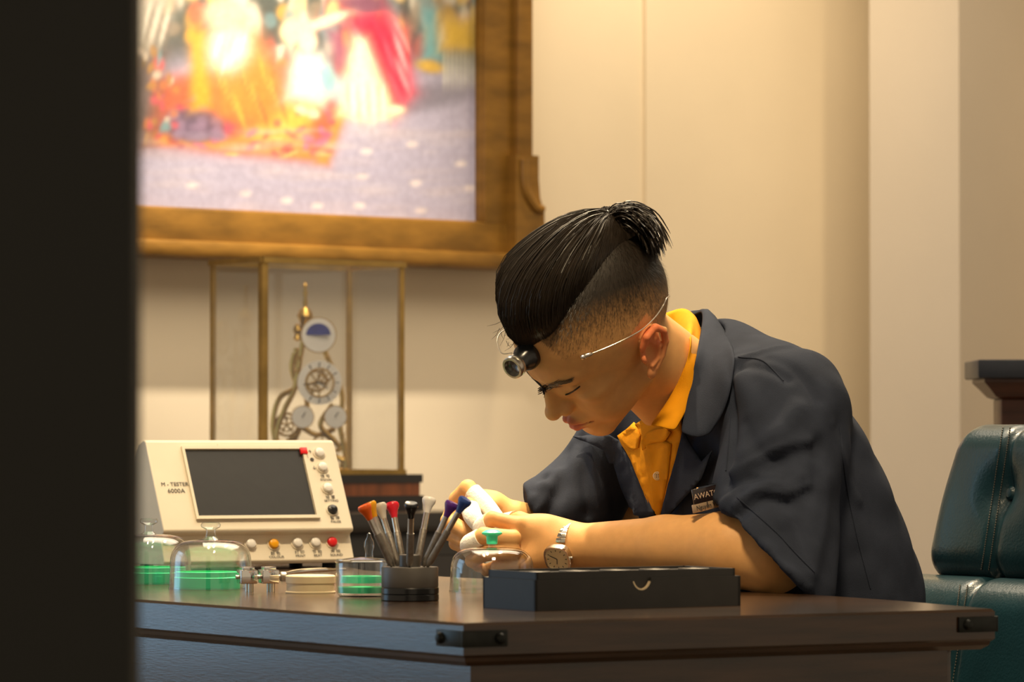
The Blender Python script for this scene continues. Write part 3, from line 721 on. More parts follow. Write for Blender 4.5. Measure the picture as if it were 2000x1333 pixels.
wallbox('side_wall', c1, c2, 0, BH, M['tray']); wallbox('back_wall', c2, c3, 0, BH, M['tray']); wallbox('side_wall', c3, c0, 0, BH, M['tray'])
b = MB(); b.box(bc + bx * BL / 2 + by * BD / 2 + UPV * .0035, (BL / 2 - .003, BD / 2 - .003, .002), (bx, by, UPV)); b.build('bottom', M['tray'], bo, False)
i0, i1, i2, i3 = bc + bx * .0045 + by * .0045, bc + bx * (BL - .0045) + by * .0045, bc + bx * (BL - .0045) + by * (BD - .0045), bc + bx * .0045 + by * (BD - .0045)
for a, b_ in ((i0, i1), (i1, i2), (i2, i3), (i3, i0)):
    wallbox('inner_lid_wall', a, b_, .006, BH + .0085, M['tray'], th=.003)
b = MB(); b.box(bc + bx * BL / 2 + by * BD / 2 + UPV * (BH + .004), (BL / 2 - .008, BD / 2 - .008, .0015), (bx, by, UPV)); b.build('inner_panel', M['tray'], bo, False)
for k in range(5):
    b = MB(); c = bc + bx * (.03 + k * .053) + by * BD * .45 + UPV * (BH + .0056); b.lathe([(.016, 0), (.018, .0005), (.018, .002), (.0165, .0026), (.0155, .0012), (0, .0012)], c, None, 28); b.build('compartment_ring', M['anod'], bo)

# ================================================================== signed-distance modelling tools
def _v(a): return np.array(a, np.float32)


def s_cone(p, a, b, r1, r2):
    a, b = _v(a), _v(b); ba = b - a; t = np.clip(((p - a) @ ba) / max(ba @ ba, 1e-12), 0, 1)
    return np.linalg.norm(p - a - t[:, None] * ba, axis=1) - (r1 + t * (r2 - r1))


def s_ell(p, c, r, ax=None):
    q = p - _v(c)
    if ax is not None: q = q @ np.stack([_v(a) for a in ax], 1)
    r = _v(r); k0 = np.linalg.norm(q / r, axis=1); k1 = np.linalg.norm(q / (r * r), axis=1)
    return k0 * (k0 - 1) / np.maximum(k1, 1e-9)


def s_box(p, c, h, ax, rd):
    q = np.abs((p - _v(c)) @ np.stack([_v(a) for a in ax], 1)) - (_v(h) - rd)
    return np.linalg.norm(np.maximum(q, 0), axis=1) + np.minimum(q.max(1), 0) - rd


def smin(a, b, k):
    h = np.clip(.5 + .5 * (b - a) / k, 0, 1); return b + (a - b) * h - k * h * (1 - h)


def smax(a, b, k): return -smin(-a, -b, k)


def chain(p, pts, rs, k=.004):
    d = None
    for i in range(len(pts) - 1):
        e = s_cone(p, pts[i], pts[i + 1], rs[i], rs[i + 1]); d = e if d is None else smin(d, e, k)
    return d


def surface(sdf, lo, hi, h, proj_steps=2):
    """sparse surface nets"""
    lo, hi = np.array(lo, float), np.array(hi, float); B = 8; n = np.ceil((hi - lo) / (h * B)).astype(int)
    g = np.stack(np.meshgrid(*[np.arange(k) for k in n], indexing='ij'), -1).reshape(-1, 3)
    cen = (lo + (g + .5) * h * B).astype(np.float32)
    d = np.concatenate([sdf(c) for c in np.array_split(cen, max(1, len(cen) // 400000))])
    g = g[np.abs(d) < h * B * 1.35]
    loc = np.stack(np.meshgrid(*[np.arange(B + 1)] * 3, indexing='ij'), -1).reshape(-1, 3)
    N = n * B + 2; cells = []; verts = []; quads = []
    off = np.array([[i, j, k] for i in (0, 1) for j in (0, 1) for k in (0, 1)])
    edges = [(a, b_) for a in range(8) for b_ in range(a + 1, 8) if np.abs(off[a] - off[b_]).sum() == 1]
    for part in np.array_split(g, max(1, len(g) // 700)):
        gi = (part[:, None, :] * B + loc[None]).reshape(-1, 3)
        val = sdf((lo + gi * h).astype(np.float32)).reshape(len(part), B + 1, B + 1, B + 1)
        cv = np.stack([val[:, o[0]:o[0] + B, o[1]:o[1] + B, o[2]:o[2] + B] for o in off], -1)
        ins = cv < 0; cnt = ins.sum(-1); act = (cnt > 0) & (cnt < 8)
        w = np.argwhere(act); vals = cv[act]; gidx = part[w[:, 0]] * B + w[:, 1:]
        acc = np.zeros((len(w), 3)); num = np.zeros(len(w))
        for a, b_ in edges:
            va, vb = vals[:, a], vals[:, b_]; m = (va < 0) != (vb < 0)
            t = np.where(m, va / np.where(m, va - vb, 1), 0); pt = off[a] + t[:, None] * (off[b_] - off[a]); acc += pt * m[:, None]; num += m
        verts.append(lo + (gidx + acc / num[:, None]) * h); cells.append(gidx)
        for axis, (e1, o1, o2) in enumerate(((4, (0, 1, 0), (0, 0, 1)), (2, (0, 0, 1), (1, 0, 0)), (1, (1, 0, 0), (0, 1, 0)))):
            m = (vals[:, 0] < 0) != (vals[:, e1] < 0); gg = gidx[m]; fl = vals[m, 0] < 0
            qd = np.stack([gg, gg - o1, gg - np.array(o1) - o2, gg - o2], 1)
            qd[~fl] = qd[~fl][:, ::-1]; quads.append(qd)
    cells = np.concatenate(cells); verts = np.concatenate(verts); quads = np.concatenate(quads)
    key = lambda c: (c[..., 0].astype(np.int64) * N[1] + c[..., 1]) * N[2] + c[..., 2]
    k = key(cells); o = np.argsort(k); ks = k[o]; qk = key(quads); pos = np.searchsorted(ks, qk); pos = np.clip(pos, 0, len(ks) - 1)
    ok = (ks[pos] == qk).all(1); faces = o[pos[ok]]
    for _ in range(proj_steps):
        p32 = verts.astype(np.float32); d0 = sdf(p32); gr = np.zeros_like(verts); e = h * .6
        for ax in range(3):
            q = p32.copy(); q[:, ax] += e; gr[:, ax] = (sdf(q) - d0) / e
        verts = verts - gr * np.clip(d0 / np.maximum((gr ** 2).sum(1), .2), -h, h)[:, None]
    return verts, faces


def mesh_from(name, v, f):
    me = bpy.data.meshes.new(name); me.vertices.add(len(v)); me.vertices.foreach_set('co', np.asarray(v, np.float32).ravel())
    f = np.asarray(f); me.loops.add(f.size); me.loops.foreach_set('vertex_index', f.astype(np.int32).ravel())
    me.polygons.add(len(f)); me.polygons.foreach_set('loop_start', (np.arange(len(f)) * f.shape[1]).astype(np.int32))
    me.update(calc_edges=True); me.validate(); return me


def normals_of(v, f):
    n = np.zeros_like(v); a, b_, c, d = (v[f[:, i]] for i in range(4)); fn = np.cross(c - a, d - b_)
    for i in range(4): np.add.at(n, f[:, i], fn)
    return n / np.maximum(np.linalg.norm(n, axis=1, keepdims=True), 1e-12)


def bvh_of(v, f): return BVHTree.FromPolygons([tuple(x) for x in v], [tuple(int(i) for i in q) for q in f])


def cast(bvh, px, py, off=0.0):
    d = ray(px, py).normalized(); h = bvh.ray_cast(CAMP, d)
    if h[0] is None: return None
    n = h[1]; n = -n if n.dot(d) > 0 else n
    return h[0] + n * off


def cast_near(bvh, px, py, off=0.0, step=3):
    p = cast(bvh, px, py, off)
    r = 1
    while p is None and r < 60:
        for a in range(12):
            p = cast(bvh, px + r * step * math.cos(a * .5236), py + r * step * math.sin(a * .5236), off)
            if p is not None: return P(px, py, p.y)
        r += 1
    return p


def dist_poly(v, path):
    d = np.full(len(v), 1e9)
    for a, b_ in zip(path[:-1], path[1:]):
        a, b_ = np.array(a), np.array(b_); ba = b_ - a; t = np.clip(((v - a) @ ba) / max(ba @ ba, 1e-12), 0, 1)
        d = np.minimum(d, np.linalg.norm(v - a - t[:, None] * ba, axis=1))
    return d


def drape(name, poly, bvh, off, th, material, parent, step=9, lift=None):
    """a piece of cloth with the outline poly (frame pixels) lying on the surface in bvh"""
    pts = []; n = len(poly)
    for i in range(n):
        a, b_ = Vector(poly[i]), Vector(poly[(i + 1) % n]); k = max(1, int((b_ - a).length / step)); pts += [a.lerp(b_, j / k) for j in range(k)]
    nb = len(pts); edges = [(i, (i + 1) % nb) for i in range(nb)]
    def inside(x, y):
        r = False
        for i in range(nb):
            a, b_ = pts[i], pts[(i + 1) % nb]
            if (a.y > y) != (b_.y > y) and x < (b_.x - a.x) * (y - a.y) / (b_.y - a.y) + a.x: r = not r
        return r
    xs_ = [p.x for p in pts]; ys_ = [p.y for p in pts]; grid = []
    y = min(ys_) + step / 2
    while y < max(ys_):
        x = min(xs_) + step / 2
        while x < max(xs_):
            if inside(x, y) and min((Vector((x, y)) - p).length for p in pts) > step * .5: grid.append(Vector((x, y)))
            x += step
        y += step
    r = delaunay_2d_cdt(pts + grid, edges, [list(range(nb))], 1, 1e-4)
    co, fc = r[0], r[2]
    P3 = []
    for c in co:
        p = cast_near(bvh, c.x, c.y)
        if lift: p = CAMP + (p - CAMP) * (1 - lift(c.x, c.y) / (p - CAMP).length)
        P3.append(p)
    A = np.array([tuple(p) for p in P3]); nbr = [set() for _ in A]
    for q in fc:
        for i in range(len(q)): nbr[q[i]].add(q[i - 1]); nbr[q[i - 1]].add(q[i])
    Y = A[:, 1].copy()
    for _ in range(5): Y = np.array([.4 * Y[i] + .6 * np.mean([Y[j] for j in nbr[i]]) if nbr[i] else Y[i] for i in range(len(Y))])
    Y = np.minimum(Y, A[:, 1])
    v = [P(c.x, c.y, yy - off) for c, yy in zip(co, Y)]
    me = bpy.data.meshes.new(name); me.from_pydata([tuple(p) for p in v], [], [list(q) for q in fc])
    bm = bmesh.new(); bm.from_mesh(me)
    bmesh.ops.recalc_face_normals(bm, faces=bm.faces)
    bm.faces.ensure_lookup_table()
    if sum((f.normal.y for f in bm.faces)) > 0: bmesh.ops.reverse_faces(bm, faces=bm.faces)
    bm.to_mesh(me); bm.free()
    o = link(name, me, material, parent)
    m = o.modifiers.new('thickness', 'SOLIDIFY'); m.thickness = th; m.offset = 1.0
    return o


def loft(name, rows, material, parent, th=.003, n=28):
    """sheet through rows of points (each row smoothed and resampled)"""
    R = [bez(r, n) for r in rows]; m = len(R)
    v = [p for r in R for p in r]; f = [(i * (n + 1) + j, i * (n + 1) + j + 1, (i + 1) * (n + 1) + j + 1, (i + 1) * (n + 1) + j) for i in range(m - 1) for j in range(n)]
    me = bpy.data.meshes.new(name); me.from_pydata([tuple(p) for p in v], [], f); o = link(name, me, material, parent)
    s_ = o.modifiers.new('thickness', 'SOLIDIFY'); s_.thickness = th; s_.offset = 0
    ss = o.modifiers.new('smooth', 'SUBSURF'); ss.levels = 1; ss.render_levels = 1
    return o


# ================================================================== CHAIR
cf = Vector((-.86, -.51, 0)); cl = Vector((.51, -.86, 0)); rec = math.radians(11)
cu = (UPV * math.cos(rec) - cf * math.sin(rec)).normalized(); cfr = (cf * math.cos(rec) + UPV * math.sin(rec)).normalized()
hc = P(1957, 978, 5.02)                                              # middle of the headrest front face
ch = empty('office_chair', Vector((hc.x, hc.y, 0)) + cf * .22, 'dark green leather office chair with buttoned headrest behind the man', 'chair')
def cushion(c, h, rd, dimple=True, crease=True):
    def f(p):
        q = (p - _v(c)) @ np.stack([_v(cl), _v(cu), _v(cfr)], 1)
        x, y, z = q[:, 0], q[:, 1], q[:, 2]
        x = x / (1 - (1.3 if dimple else .2) * y)
        zz = z + .12 * x * x + .35 * y * y * 0
        d = s_box(np.stack([x, y, zz], 1), (0, 0, 0), h, ((1, 0, 0), (0, 1, 0), (0, 0, 1)), rd)
        if crease: d = d + .008 * np.exp(-(x / .010) ** 2) * (z > 0)
        if dimple: d = d + .016 * np.exp(-((x / .035) ** 2 + ((y - .012) / .03) ** 2)) * (z > 0)
        d = d + .0016 * np.sin(x * 60 + y * 35) * np.exp(-((np.abs(x) - h[0]) / .05) ** 2)
        return d * .85
    m = max(h) * 1.75
    c = np.array(c); v, fq = surface(f, c - m, c + m, .0055); return v, fq
v, fq = cushion(hc - cfr * .045, (.150, .108, .052), .045)
hb = bvh_of(v, fq); link('headrest', mesh_from('headrest', v, fq), M['leather'], ch)
lc = hc - cu * .335 - cfr * .020
v2, fq2 = cushion(lc, (.225, .235, .060), .055, False); lb = bvh_of(v2, fq2)
link('backrest', mesh_from('backrest', v2, fq2), M['leather'], ch)
def stitch(pts, bvh, nm):
    path = [cast_near(bvh, x, y, .001) for x, y in [(p.x, p.y) for p in bez([Vector((a, b_, 0)) for a, b_ in pts], 60)]]
    b = MB()
    for i in range(0, len(path) - 1): b.tube([path[i], path[i].lerp(path[i + 1], .6)], .0009, 5)
    o = b.build(nm, M['thread'], ch); tag(o, kind='stuff')
hpt = lambda x, y, z=.01: hc + cl * x + cu * y + cfr * z
for dx in (-7, 7):
    cpx = [project([tuple(hpt(0, y))])[0] for y in (.095, .05, .0, -.05, -.095)]
    stitch([(a[0] + dx, a[1]) for a in cpx], hb, 'stitching')
    cpx = [project([tuple(lc + cu * y + cfr * .06)])[0] for y in (.215, .17, .1, 0)]
    stitch([(a[0] + dx, a[1]) for a in cpx], lb, 'stitching')
bp = hb.ray_cast(hpt(0, .012, .2), -cfr)[0]
b = MB(); b.lathe([(.004, -.004), (.0085, 0), (.0095, .004), (.006, .0075), (0, .0085)], bp, frame_from(cfr), 20); b.build('button', M['leather'], ch)
seat_c = Vector((hc.x, hc.y, .435)) + cf * .27
b = MB(); b.box(seat_c - UPV * .0, (.26, .26, .05), (cf, cl, UPV), bevel=.03); b.build('seat', M['leather'], ch)
b = MB(); k0 = seat_c - cf * .22; b.tube(bez([k0, k0 - cf * .09 + UPV * .03, lc - cfr * .075 - cu * .12, lc - cfr * .075 + cu * .1, hc - cfr * .105 - cu * .02], 20), .018, 10); b.build('back_bracket', M['iron'], ch)
b = MB(); g0 = Vector((seat_c.x, seat_c.y, 0)); b.lathe([(.03, .08), (.03, .25), (.018, .25), (.018, .41)], g0, None, 20); b.build('column', M['iron'], ch)
for k in range(5):
    a = k * 2 * math.pi / 5; d = Vector((math.cos(a), math.sin(a), 0)); b = MB(); b.tube([g0 + UPV * .10, g0 + d * .27 + UPV * .065], [.024, .016], 8); lg = b.build('base_leg', M['iron'], ch)
    b = MB(); b.lathe([(.010, -.012), (.028, -.012), (.028, .012), (.010, .012)], g0 + d * .27 + UPV * .0285, frame_from(Vector((-d.y, d.x, 0))), 18, close=True); b.build('caster', M['rubber'], lg)

# ================================================================== PEDESTAL
pc = P(2010, 760, 6.5); hw = pc.x - P(1897, 760, 6.5).x
pe = empty('wooden_pedestal', Vector((pc.x, pc.y, 0)), 'dark mahogany pedestal with blue black slab top behind the chair', 'pedestal')
pz = lambda y: P(1950, y, 6.5).z
b = MB(); b.box((pc.x, pc.y, (pz(705) + pz(741)) / 2), (hw, hw, (pz(705) - pz(741)) / 2), None, bevel=.003); b.build('slab', M['slab'], pe)
b = MB(); sec = [(hw - .012, pz(742)), (hw - .012, pz(748)), (hw - .022, pz(760)), (hw - .034, pz(776)), (hw - .042, pz(780))]
rows = []
for r, z in sec: rows.append(len(b.v)); b.v += [Vector((pc.x + sx * r, pc.y + sy * r, z)) for sx, sy in ((-1, -1), (1, -1), (1, 1), (-1, 1))]
for i in range(len(sec) - 1):
    for k in range(4): b.f.append((rows[i] + k, rows[i] + (k + 1) % 4, rows[i + 1] + (k + 1) % 4, rows[i + 1] + k))
b.f.append(tuple(range(rows[0], rows[0] + 4))); b.f.append(tuple(range(rows[-1], rows[-1] + 4))); b.build('ogee_moulding', M['mahog'], pe, False)
b = MB(); b.box((pc.x, pc.y, (pz(780) + .08) / 2), (hw - .044, hw - .044, (pz(780) - .08) / 2), None, bevel=.003); b.build('shaft', M['mahog'], pe)
b = MB(); b.box((pc.x, pc.y, .04), (hw - .01, hw - .01, .04), None, bevel=.005); b.build('foot', M['mahog'], pe)

# ================================================================== PERSON
HR = np.array([[-0.6062, 0.6102, -0.51], [-0.1918, -0.7345, -0.6509], [-0.7718, -0.2968, 0.5624]], np.float32)   # columns: forward, left, up
HS = .01074; HO = np.array(P(1177.5, 653.4, 4.80), np.float32)
def H(f, l, u): return Vector(HO + HR @ (np.array([f, l, u], np.float32) * HS))
def to_head(p): return ((np.asarray(p, np.float32) - HO) @ HR) / HS
HPX = lambda p: project(p)

Ls = P(1535, 795, 4.82); Rs = P(1250, 810, 5.10); Nk = P(1385, 722, 4.95)
bl = (Ls - Rs); bl.z = 0; bl.normalize()
bu = (P(1395, 720, 4.95) - P(1590, 1230, 4.98)); bu = (bu - bl * bu.dot(bl)).normalized(); bf = bl.cross(bu)
if bf.x > 0: bf = -bf
BAX = (bl, bu, bf)
El = P(1503, 1090, 4.735); Wl = P(1118, 1067, 4.86)
Er = P(1160, 1070, 5.17); Wr = P(1006, 1018, 5.055)


def sdf_head(p):
    q = to_head(p); L = q[:, 1]; qa = q.copy(); qa[:, 1] = np.abs(L)
    d = s_ell(q, (-.6, 0, 4.0), (9.6, 7.8, 8.9))
    d = smin(d, s_ell(q, (-3.6, 0, 4.2), (7.2, 7.0, 7.6)), 1.5)
    d = smin(d, s_ell(q, (3.2, 0, 4.4), (6.1, 6.2, 6.0)), 1.2)
    d = smin(d, s_ell(q, (3.6, 0, -1.6), (5.3, 5.3, 6.6)), 1.6)
    d = smin(d, s_cone(qa, (1.2, 4.6, -4.2), (7.2, 1.2, -7.6), 1.7, 1.5), 1.2)
    d = smin(d, s_ell(q, (7.6, 0, -7.4), (1.7, 2.0, 1.5)), 1.0)
    d = smin(d, s_ell(qa, (5.7, 4.1, -.2), (2.5, 1.9, 1.5)), 1.2)
    d = smin(d, s_ell(qa, (5.6, 3.1, -3.4), (2.7, 2.3, 3.0)), 1.4)
    d = smin(d, s_cone(qa, (8.35, 1.1, 3.3), (6.9, 4.3, 3.5), 1.0, .9), .9)
    d = smin(d, s_ell(q, (7.6, 0, -4.6), (2.3, 2.7, 2.4)), 1.2)
    d = smax(d, -s_ell(qa, (10.35, 3.0, 1.8), (1.6, 1.6, .95)), .9)
    d = smin(d, s_ell(qa, (6.95, 3.1, 1.6), (1.4, 1.6, 1.3)), .6)
    d = smin(d, s_cone(q, (8.6, 0, 2.7), (10.5, 0, -1.1), .62, .80), .7)
    d = smin(d, s_cone(q, (7.9, 0, 2.2), (9.0, 0, -1.5), .8, 1.3), .6)
    d = smin(d, s_ell(q, (10.75, 0, -1.45), (1.0, 1.0, .92)), .5)
    d = smin(d, s_ell(qa, (9.5, 1.2, -1.75), (1.0, .62, .74)), .38)
    d = smin(d, s_ell(qa, (7.9, 1.6, .8), (1.1, .9, 1.3)), .9)
    d = smax(d, -s_ell(qa, (10.2, .55, -2.55), (.5, .32, .45)), .15)
    d = smin(d, s_cone(qa, (9.85, .45, -4.15), (8.35, 2.3, -4.75), .58, .28), .35)
    d = smin(d, s_cone(qa, (9.7, .3, -5.45), (8.3, 2.1, -5.0), .66, .3), .35)
    d = smax(d, -s_cone(qa, (10.6, 0, -4.82), (8.5, 2.5, -4.85), .16, .16), .18)
    d = smax(d, -s_ell(q, (9.9, 0, -6.55), (.8, 1.6, .5)), .6)
    # eyelid crease
    d = smax(d, -s_cone(qa, (8.3, 2.6, 2.05), (7.7, 4.3, 2.2), .08, .08), .12)
    # ear
    ax = (Vector((.82, .10, .55)).normalized(), Vector((-.1, .97, -.05)), Vector((-.56, .02, .82)))
    xa = ax[0]; za = (ax[2] - xa * xa.dot(ax[2])).normalized(); ya = za.cross(xa)
    c = np.array([-.45, 7.55, -.25])
    E3 = lambda x, y, z: tuple(c + 1.14 * (np.array(xa) * x + np.array(ya) * y + np.array(za) * z))
    e = s_ell(qa, E3(-.3, .10, .4), (1.65, .55, 2.6), (xa, ya, za))
    rim = [E3(.95, .35, .7), E3(.7, .75, 2.0), E3(-.35, .95, 2.75), E3(-1.45, 1.0, 2.0), E3(-1.75, .9, .7), E3(-1.35, .7, -.8), E3(-.6, .5, -1.9)]
    e = smin(e, chain(qa, rim, [.36, .42, .44, .44, .40, .36, .4], .15), .25)
    e = smin(e, s_ell(qa, E3(-.1, .35, -2.35), (.75, .42, .85), (xa, ya, za)), .3)
    e = smin(e, chain(qa, [E3(-.55, .6, 1.6), E3(-.95, .7, .5), E3(-.75, .6, -.9), E3(0, .55, -1.5)], [.3, .32, .32, .3], .15), .2)
    e = smin(e, s_ell(qa, E3(.85, .45, -.45), (.45, .4, .6), (xa, ya, za)), .25)
    e = smax(e, -s_ell(qa, E3(.1, .95, .0), (.95, .95, 1.4), (xa, ya, za)), .25)
    e = smax(e, -s_ell(qa, E3(-.75, 1.0, 1.35), (.5, .75, .8), (xa, ya, za)), .25)
    d = smin(d, e, .25)
    return d * HS


FL = [  # left hand: index, middle, ring, little, thumb
    ([P(1012, 1026, 4.850), P(962, 1014, 4.860), P(938, 1030, 4.885), P(948, 1048, 4.915)], [.0105, .0092, .0082, .0070]),
    ([P(1002, 1052, 4.835), P(945, 1046, 4.835), P(914, 1064, 4.850), P(922, 1086, 4.875)], [.0108, .0098, .0088, .0075]),
    ([P(1002, 1078, 4.835), P(950, 1082, 4.835), P(922, 1096, 4.860), P(936, 1108, 4.885)], [.0104, .0092, .0084, .0072]),
    ([P(1014, 1098, 4.845), P(972, 1106, 4.850), P(950, 1114, 4.875), P(958, 1116, 4.895)], [.0090, .0080, .0074, .0064]),
    ([P(1062, 1034, 4.885), P(1015, 1018, 4.915), P(985, 1022, 4.940), P(966, 1036, 4.955)], [.0140, .0118, .0100, .0085])]
FR = [  # right hand
    ([P(894, 976, 5.025), P(914, 954, 5.005), P(950, 988, 4.985), P(974, 1018, 4.970)], [.0115, .0108, .0098, .0085]),
    ([P(884, 1000, 5.030), P(876, 1018, 5.000), P(912, 1040, 4.980), P(938, 1044, 4.975)], [.0112, .0102, .0094, .0080]),
    ([P(886, 1024, 5.040), P(878, 1042, 5.010), P(906, 1058, 4.990), P(930, 1062, 4.985)], [.0105, .0096, .0088, .0076]),
    ([P(896, 1046, 5.050), P(890, 1062, 5.025), P(910, 1074, 5.010), P(928, 1078, 5.005)], [.0095, .0086, .0078, .0068]),
    ([P(962, 990, 5.040), P(918, 990, 4.990), P(925, 1012, 4.965), P(944, 1034, 4.957)], [.0130, .0112, .0104, .0090])]


def sdf_larm(p):
    d = s_cone(p, P(1120, 1066, 4.86), P(1300, 1067, 4.80), .0265, .037)
    d = smin(d, s_cone(p, P(1300, 1067, 4.80), P(1430, 1072, 4.755), .037, .0455), .01)
    d = smin(d, s_cone(p, P(1430, 1078, 4.755), El, .043, .0345), .02)
    d = smin(d, s_ell(p, P(1528, 1104, 4.735), (.024, .025, .024)), .02)
    d = smin(d, s_cone(p, El, Ls, .045, .055), .015)
    # hand
    d = smin(d, s_cone(p, Wl, P(1085, 1064, 4.860), .0265, .0255), .012)
    hp = s_ell(p, P(1050, 1056, 4.860), (.047, .018, .0335))
    d = smin(d, hp, .02)
    d = smin(d, s_cone(p, P(1060, 1040, 4.860), P(1012, 1030, 4.853), .018, .012), .01)
    d = smin(d, s_cone(p, P(1060, 1082, 4.857), P(1012, 1096, 4.847), .018, .0105), .012)
    for pts_, rs_ in FL: d = smin(d, chain(p, pts_, rs_, .003), .0045)
    return d


def sdf_rarm(p):
    d = s_cone(p, Er, Wr, .040, .0265); d = smin(d, s_cone(p, Rs, Er, .05, .042), .015)
    d = smin(d, s_ell(p, P(938, 1008, 5.047), (.036, .021, .032)), .022)
    d = smin(d, s_cone(p, P(960, 990, 5.05), P(898, 978, 5.03), .020, .013), .012)
    d = smin(d, s_cone(p, P(950, 1030, 5.055), P(898, 1040, 5.04), .018, .012), .012)
    for pts_, rs_ in FR: d = smin(d, chain(p, pts_, rs_, .003), .0045)
    return d


def sdf_core(p):
    d = s_ell(p, P(1462, 925, 4.965), (.165, .15, .105), BAX)
    d = smin(d, s_ell(p, P(1555, 1150, 4.985), (.16, .20, .11), BAX), .05)
    d = smin(d, s_cone(p, Ls, Rs, .05, .05), .03)
    d = smin(d, s_cone(p, P(1218, 648, 4.825), P(1350, 760, 4.93), .050, .056), .02)
    d = smin(d, s_cone(p, H(-.5, 0, -3.0), P(1315, 780, 4.93), .046, .048), .02)
    return d


def grouped(p, fns):
    out = np.full(len(p), 1.0, np.float32)
    for fn, lo, hi, k in fns:
        m = ((p > _v(lo)) & (p < _v(hi))).all(1)
        if m.any(): out[m] = smin(out[m], fn(p[m]).astype(np.float32), k)
    return out


hoC = np.array(HO)
lo_la = np.array(P(870, 1190, 4.66)) - (.02, .0, .05); hi_la = np.array(P(1720, 640, 4.95))
BODY = [(sdf_core, (-.15, 4.5, .3), (.75, 5.4, 1.3), .006), (sdf_head, hoC - .20, hoC + .20, .018),
        (sdf_larm, (-.10, 4.62, .72), (.46, 4.98, 1.06), .008), (sdf_rarm, (-.12, 4.85, .72), (.32, 5.25, 1.06), .008)]
bv_, bfq = surface(lambda p: grouped(p, BODY), (-.16, 4.55, .36), (.72, 5.32, 1.26), .0024)
loc = to_head(bv_)
man = empty('person', Vector((.36, 4.97, 0)), 'man in navy work coat and mustard polo bent over the desk, working with both hands', 'person')
# ---- skin colour: one tone with redder lips and ears, shaved sides of the scalp
mir = loc.copy(); mir[:, 1] = np.abs(mir[:, 1]); mpx = project(HO + (mir * HS) @ HR.T)
def sstep(x, a, b_): t = np.clip((x - a) / (b_ - a), 0, 1); return t * t * (3 - 2 * t)
inhead = (np.abs(loc) < [14, 10, 15]).all(1) & (np.linalg.norm(loc - [0, 0, 2], axis=1) < 14)
ln = lambda x0, y0, x1, y1: ((mpx[:, 0] - x0) * (y0 - y1) + (mpx[:, 1] - y0) * (x1 - x0)) / -math.hypot(x1 - x0, y1 - y0) * 1.0
fade = sstep(ln(1120, 712, 1305, 640), 0, 115) ** .75
front = sstep(ln(1040, 672, 1120, 745), -8, 30)
rsn = np.random.RandomState(2)
den = np.clip(fade * front * inhead * (loc[:, 0] < 7.0) * (loc[:, 2] > -3.2), 0, 1)
earm = inhead & (np.abs(loc[:, 1]) > 7.35) & (np.abs(loc[:, 0] + .4) < 2.9) & (np.abs(loc[:, 2]) < 3.6)
den = np.where(earm, 0, den); den = np.clip(den ** .85 + den * (1 - den) * rsn.uniform(-.5, .5, len(den)), 0, .995)
skin = np.tile(np.array([.63, .335, .125]), (len(bv_), 1))
stub = np.array([.010, .007, .0045])
q2 = mir; lipd = np.minimum(s_cone(q2, (9.85, .4, -4.2), (8.35, 2.2, -4.75), .58, .28), s_cone(q2, (9.7, .3, -5.45), (8.3, 2.0, -5.0), .66, .3))
lm = (1 - sstep(lipd, .0, .22))[:, None] * inhead[:, None]
skin = skin * (1 - lm * .8) + np.array([.50, .10, .075]) * lm * .8
er = (sstep(np.abs(loc[:, 1]), 7.3, 8.2) * earm * (.35 + .65 * sstep(loc[:, 2], -3.5, 1.5)))[:, None]
skin = skin * (1 - er * .7) + np.array([.75, .15, .06]) * er * .7
chin_ = (np.exp(-((loc[:, 0] - 9.6) ** 2 / 1.2 + (loc[:, 2] + 3.6) ** 2 / .5)) * .35 * inhead)[:, None]
skin = skin * (1 - chin_) + np.array([.22, .15, .08]) * chin_
skin = skin * (1 - den[:, None]) + stub * den[:, None]
me = mesh_from('body', bv_, bfq); vcol(me, skin); body = link('body', me, M['skin'], man)
bb = bvh_of(bv_, bfq)

# ---- hair on top, gathered into a tie
TIE = np.array([-9.6, 0, 10.4]); HC = np.array([-.3, 0, 4.0])
rootpx = [(1012, 676), (1042, 674), (1078, 652), (1110, 606), (1150, 552), (1186, 502), (1224, 470)]
rl = [to_head(np.array([tuple(cast_near(bb, x, y))]))[0] for x, y in rootpx]
rl[0][1] = max(rl[0][1], .8)
near = [Vector(r) for r in rl]; backp = Vector((-9.8, 3.4, 8.6))
near = near + [backp]
loop = bez([Vector((near[0].x + .2, 0, near[0].z + .1))] + near + [Vector((-10.2, 0, 7.8))], 60)
loop = loop + [Vector((p.x, -p.y, p.z)) for p in loop[-2:0:-1]]
def strand(root, tb, lift, n, tmax=1.0, t0=0.0):
    r = np.array(root) - HC; T = tb - HC; rn, Tn = np.linalg.norm(r), np.linalg.norm(T); a, b_ = r / rn, T / Tn
    om = math.acos(np.clip(a @ b_, -1, 1)); out = []
    for i in range(n + 1):
        t = t0 + (tmax - t0) * i / n; d = (math.sin((1 - t) * om) * a + math.sin(t * om) * b_) / max(math.sin(om), 1e-4)
        fr_ = np.clip((r[0] + 2) / 9, 0, 1)
        bul = lift * (math.sin(math.pi * min(t, 1)) ** .55) * (.5 + 1.5 * fr_ * math.exp(-((t - .22) / .25) ** 2) + .35 * t)
        out.append(HC + d * ((1 - t) * rn + t * Tn * 1.0 + bul))
    return out
lv = []; nl = len(loop); nt = 22
for p in loop: lv += [tuple(H(*q)) for q in strand((p.x, p.y, p.z), TIE, 1.25, nt, .985)]
lf = [(i * (nt + 1) + j, ((i + 1) % nl) * (nt + 1) + j, ((i + 1) % nl) * (nt + 1) + j + 1, i * (nt + 1) + j + 1) for i in range(nl) for j in range(nt)]
me = bpy.data.meshes.new('hair_cap'); me.from_pydata(lv, [], lf); hair = link('hair', me, M['hair'], man)
b = MB(); rr = random.Random(3)
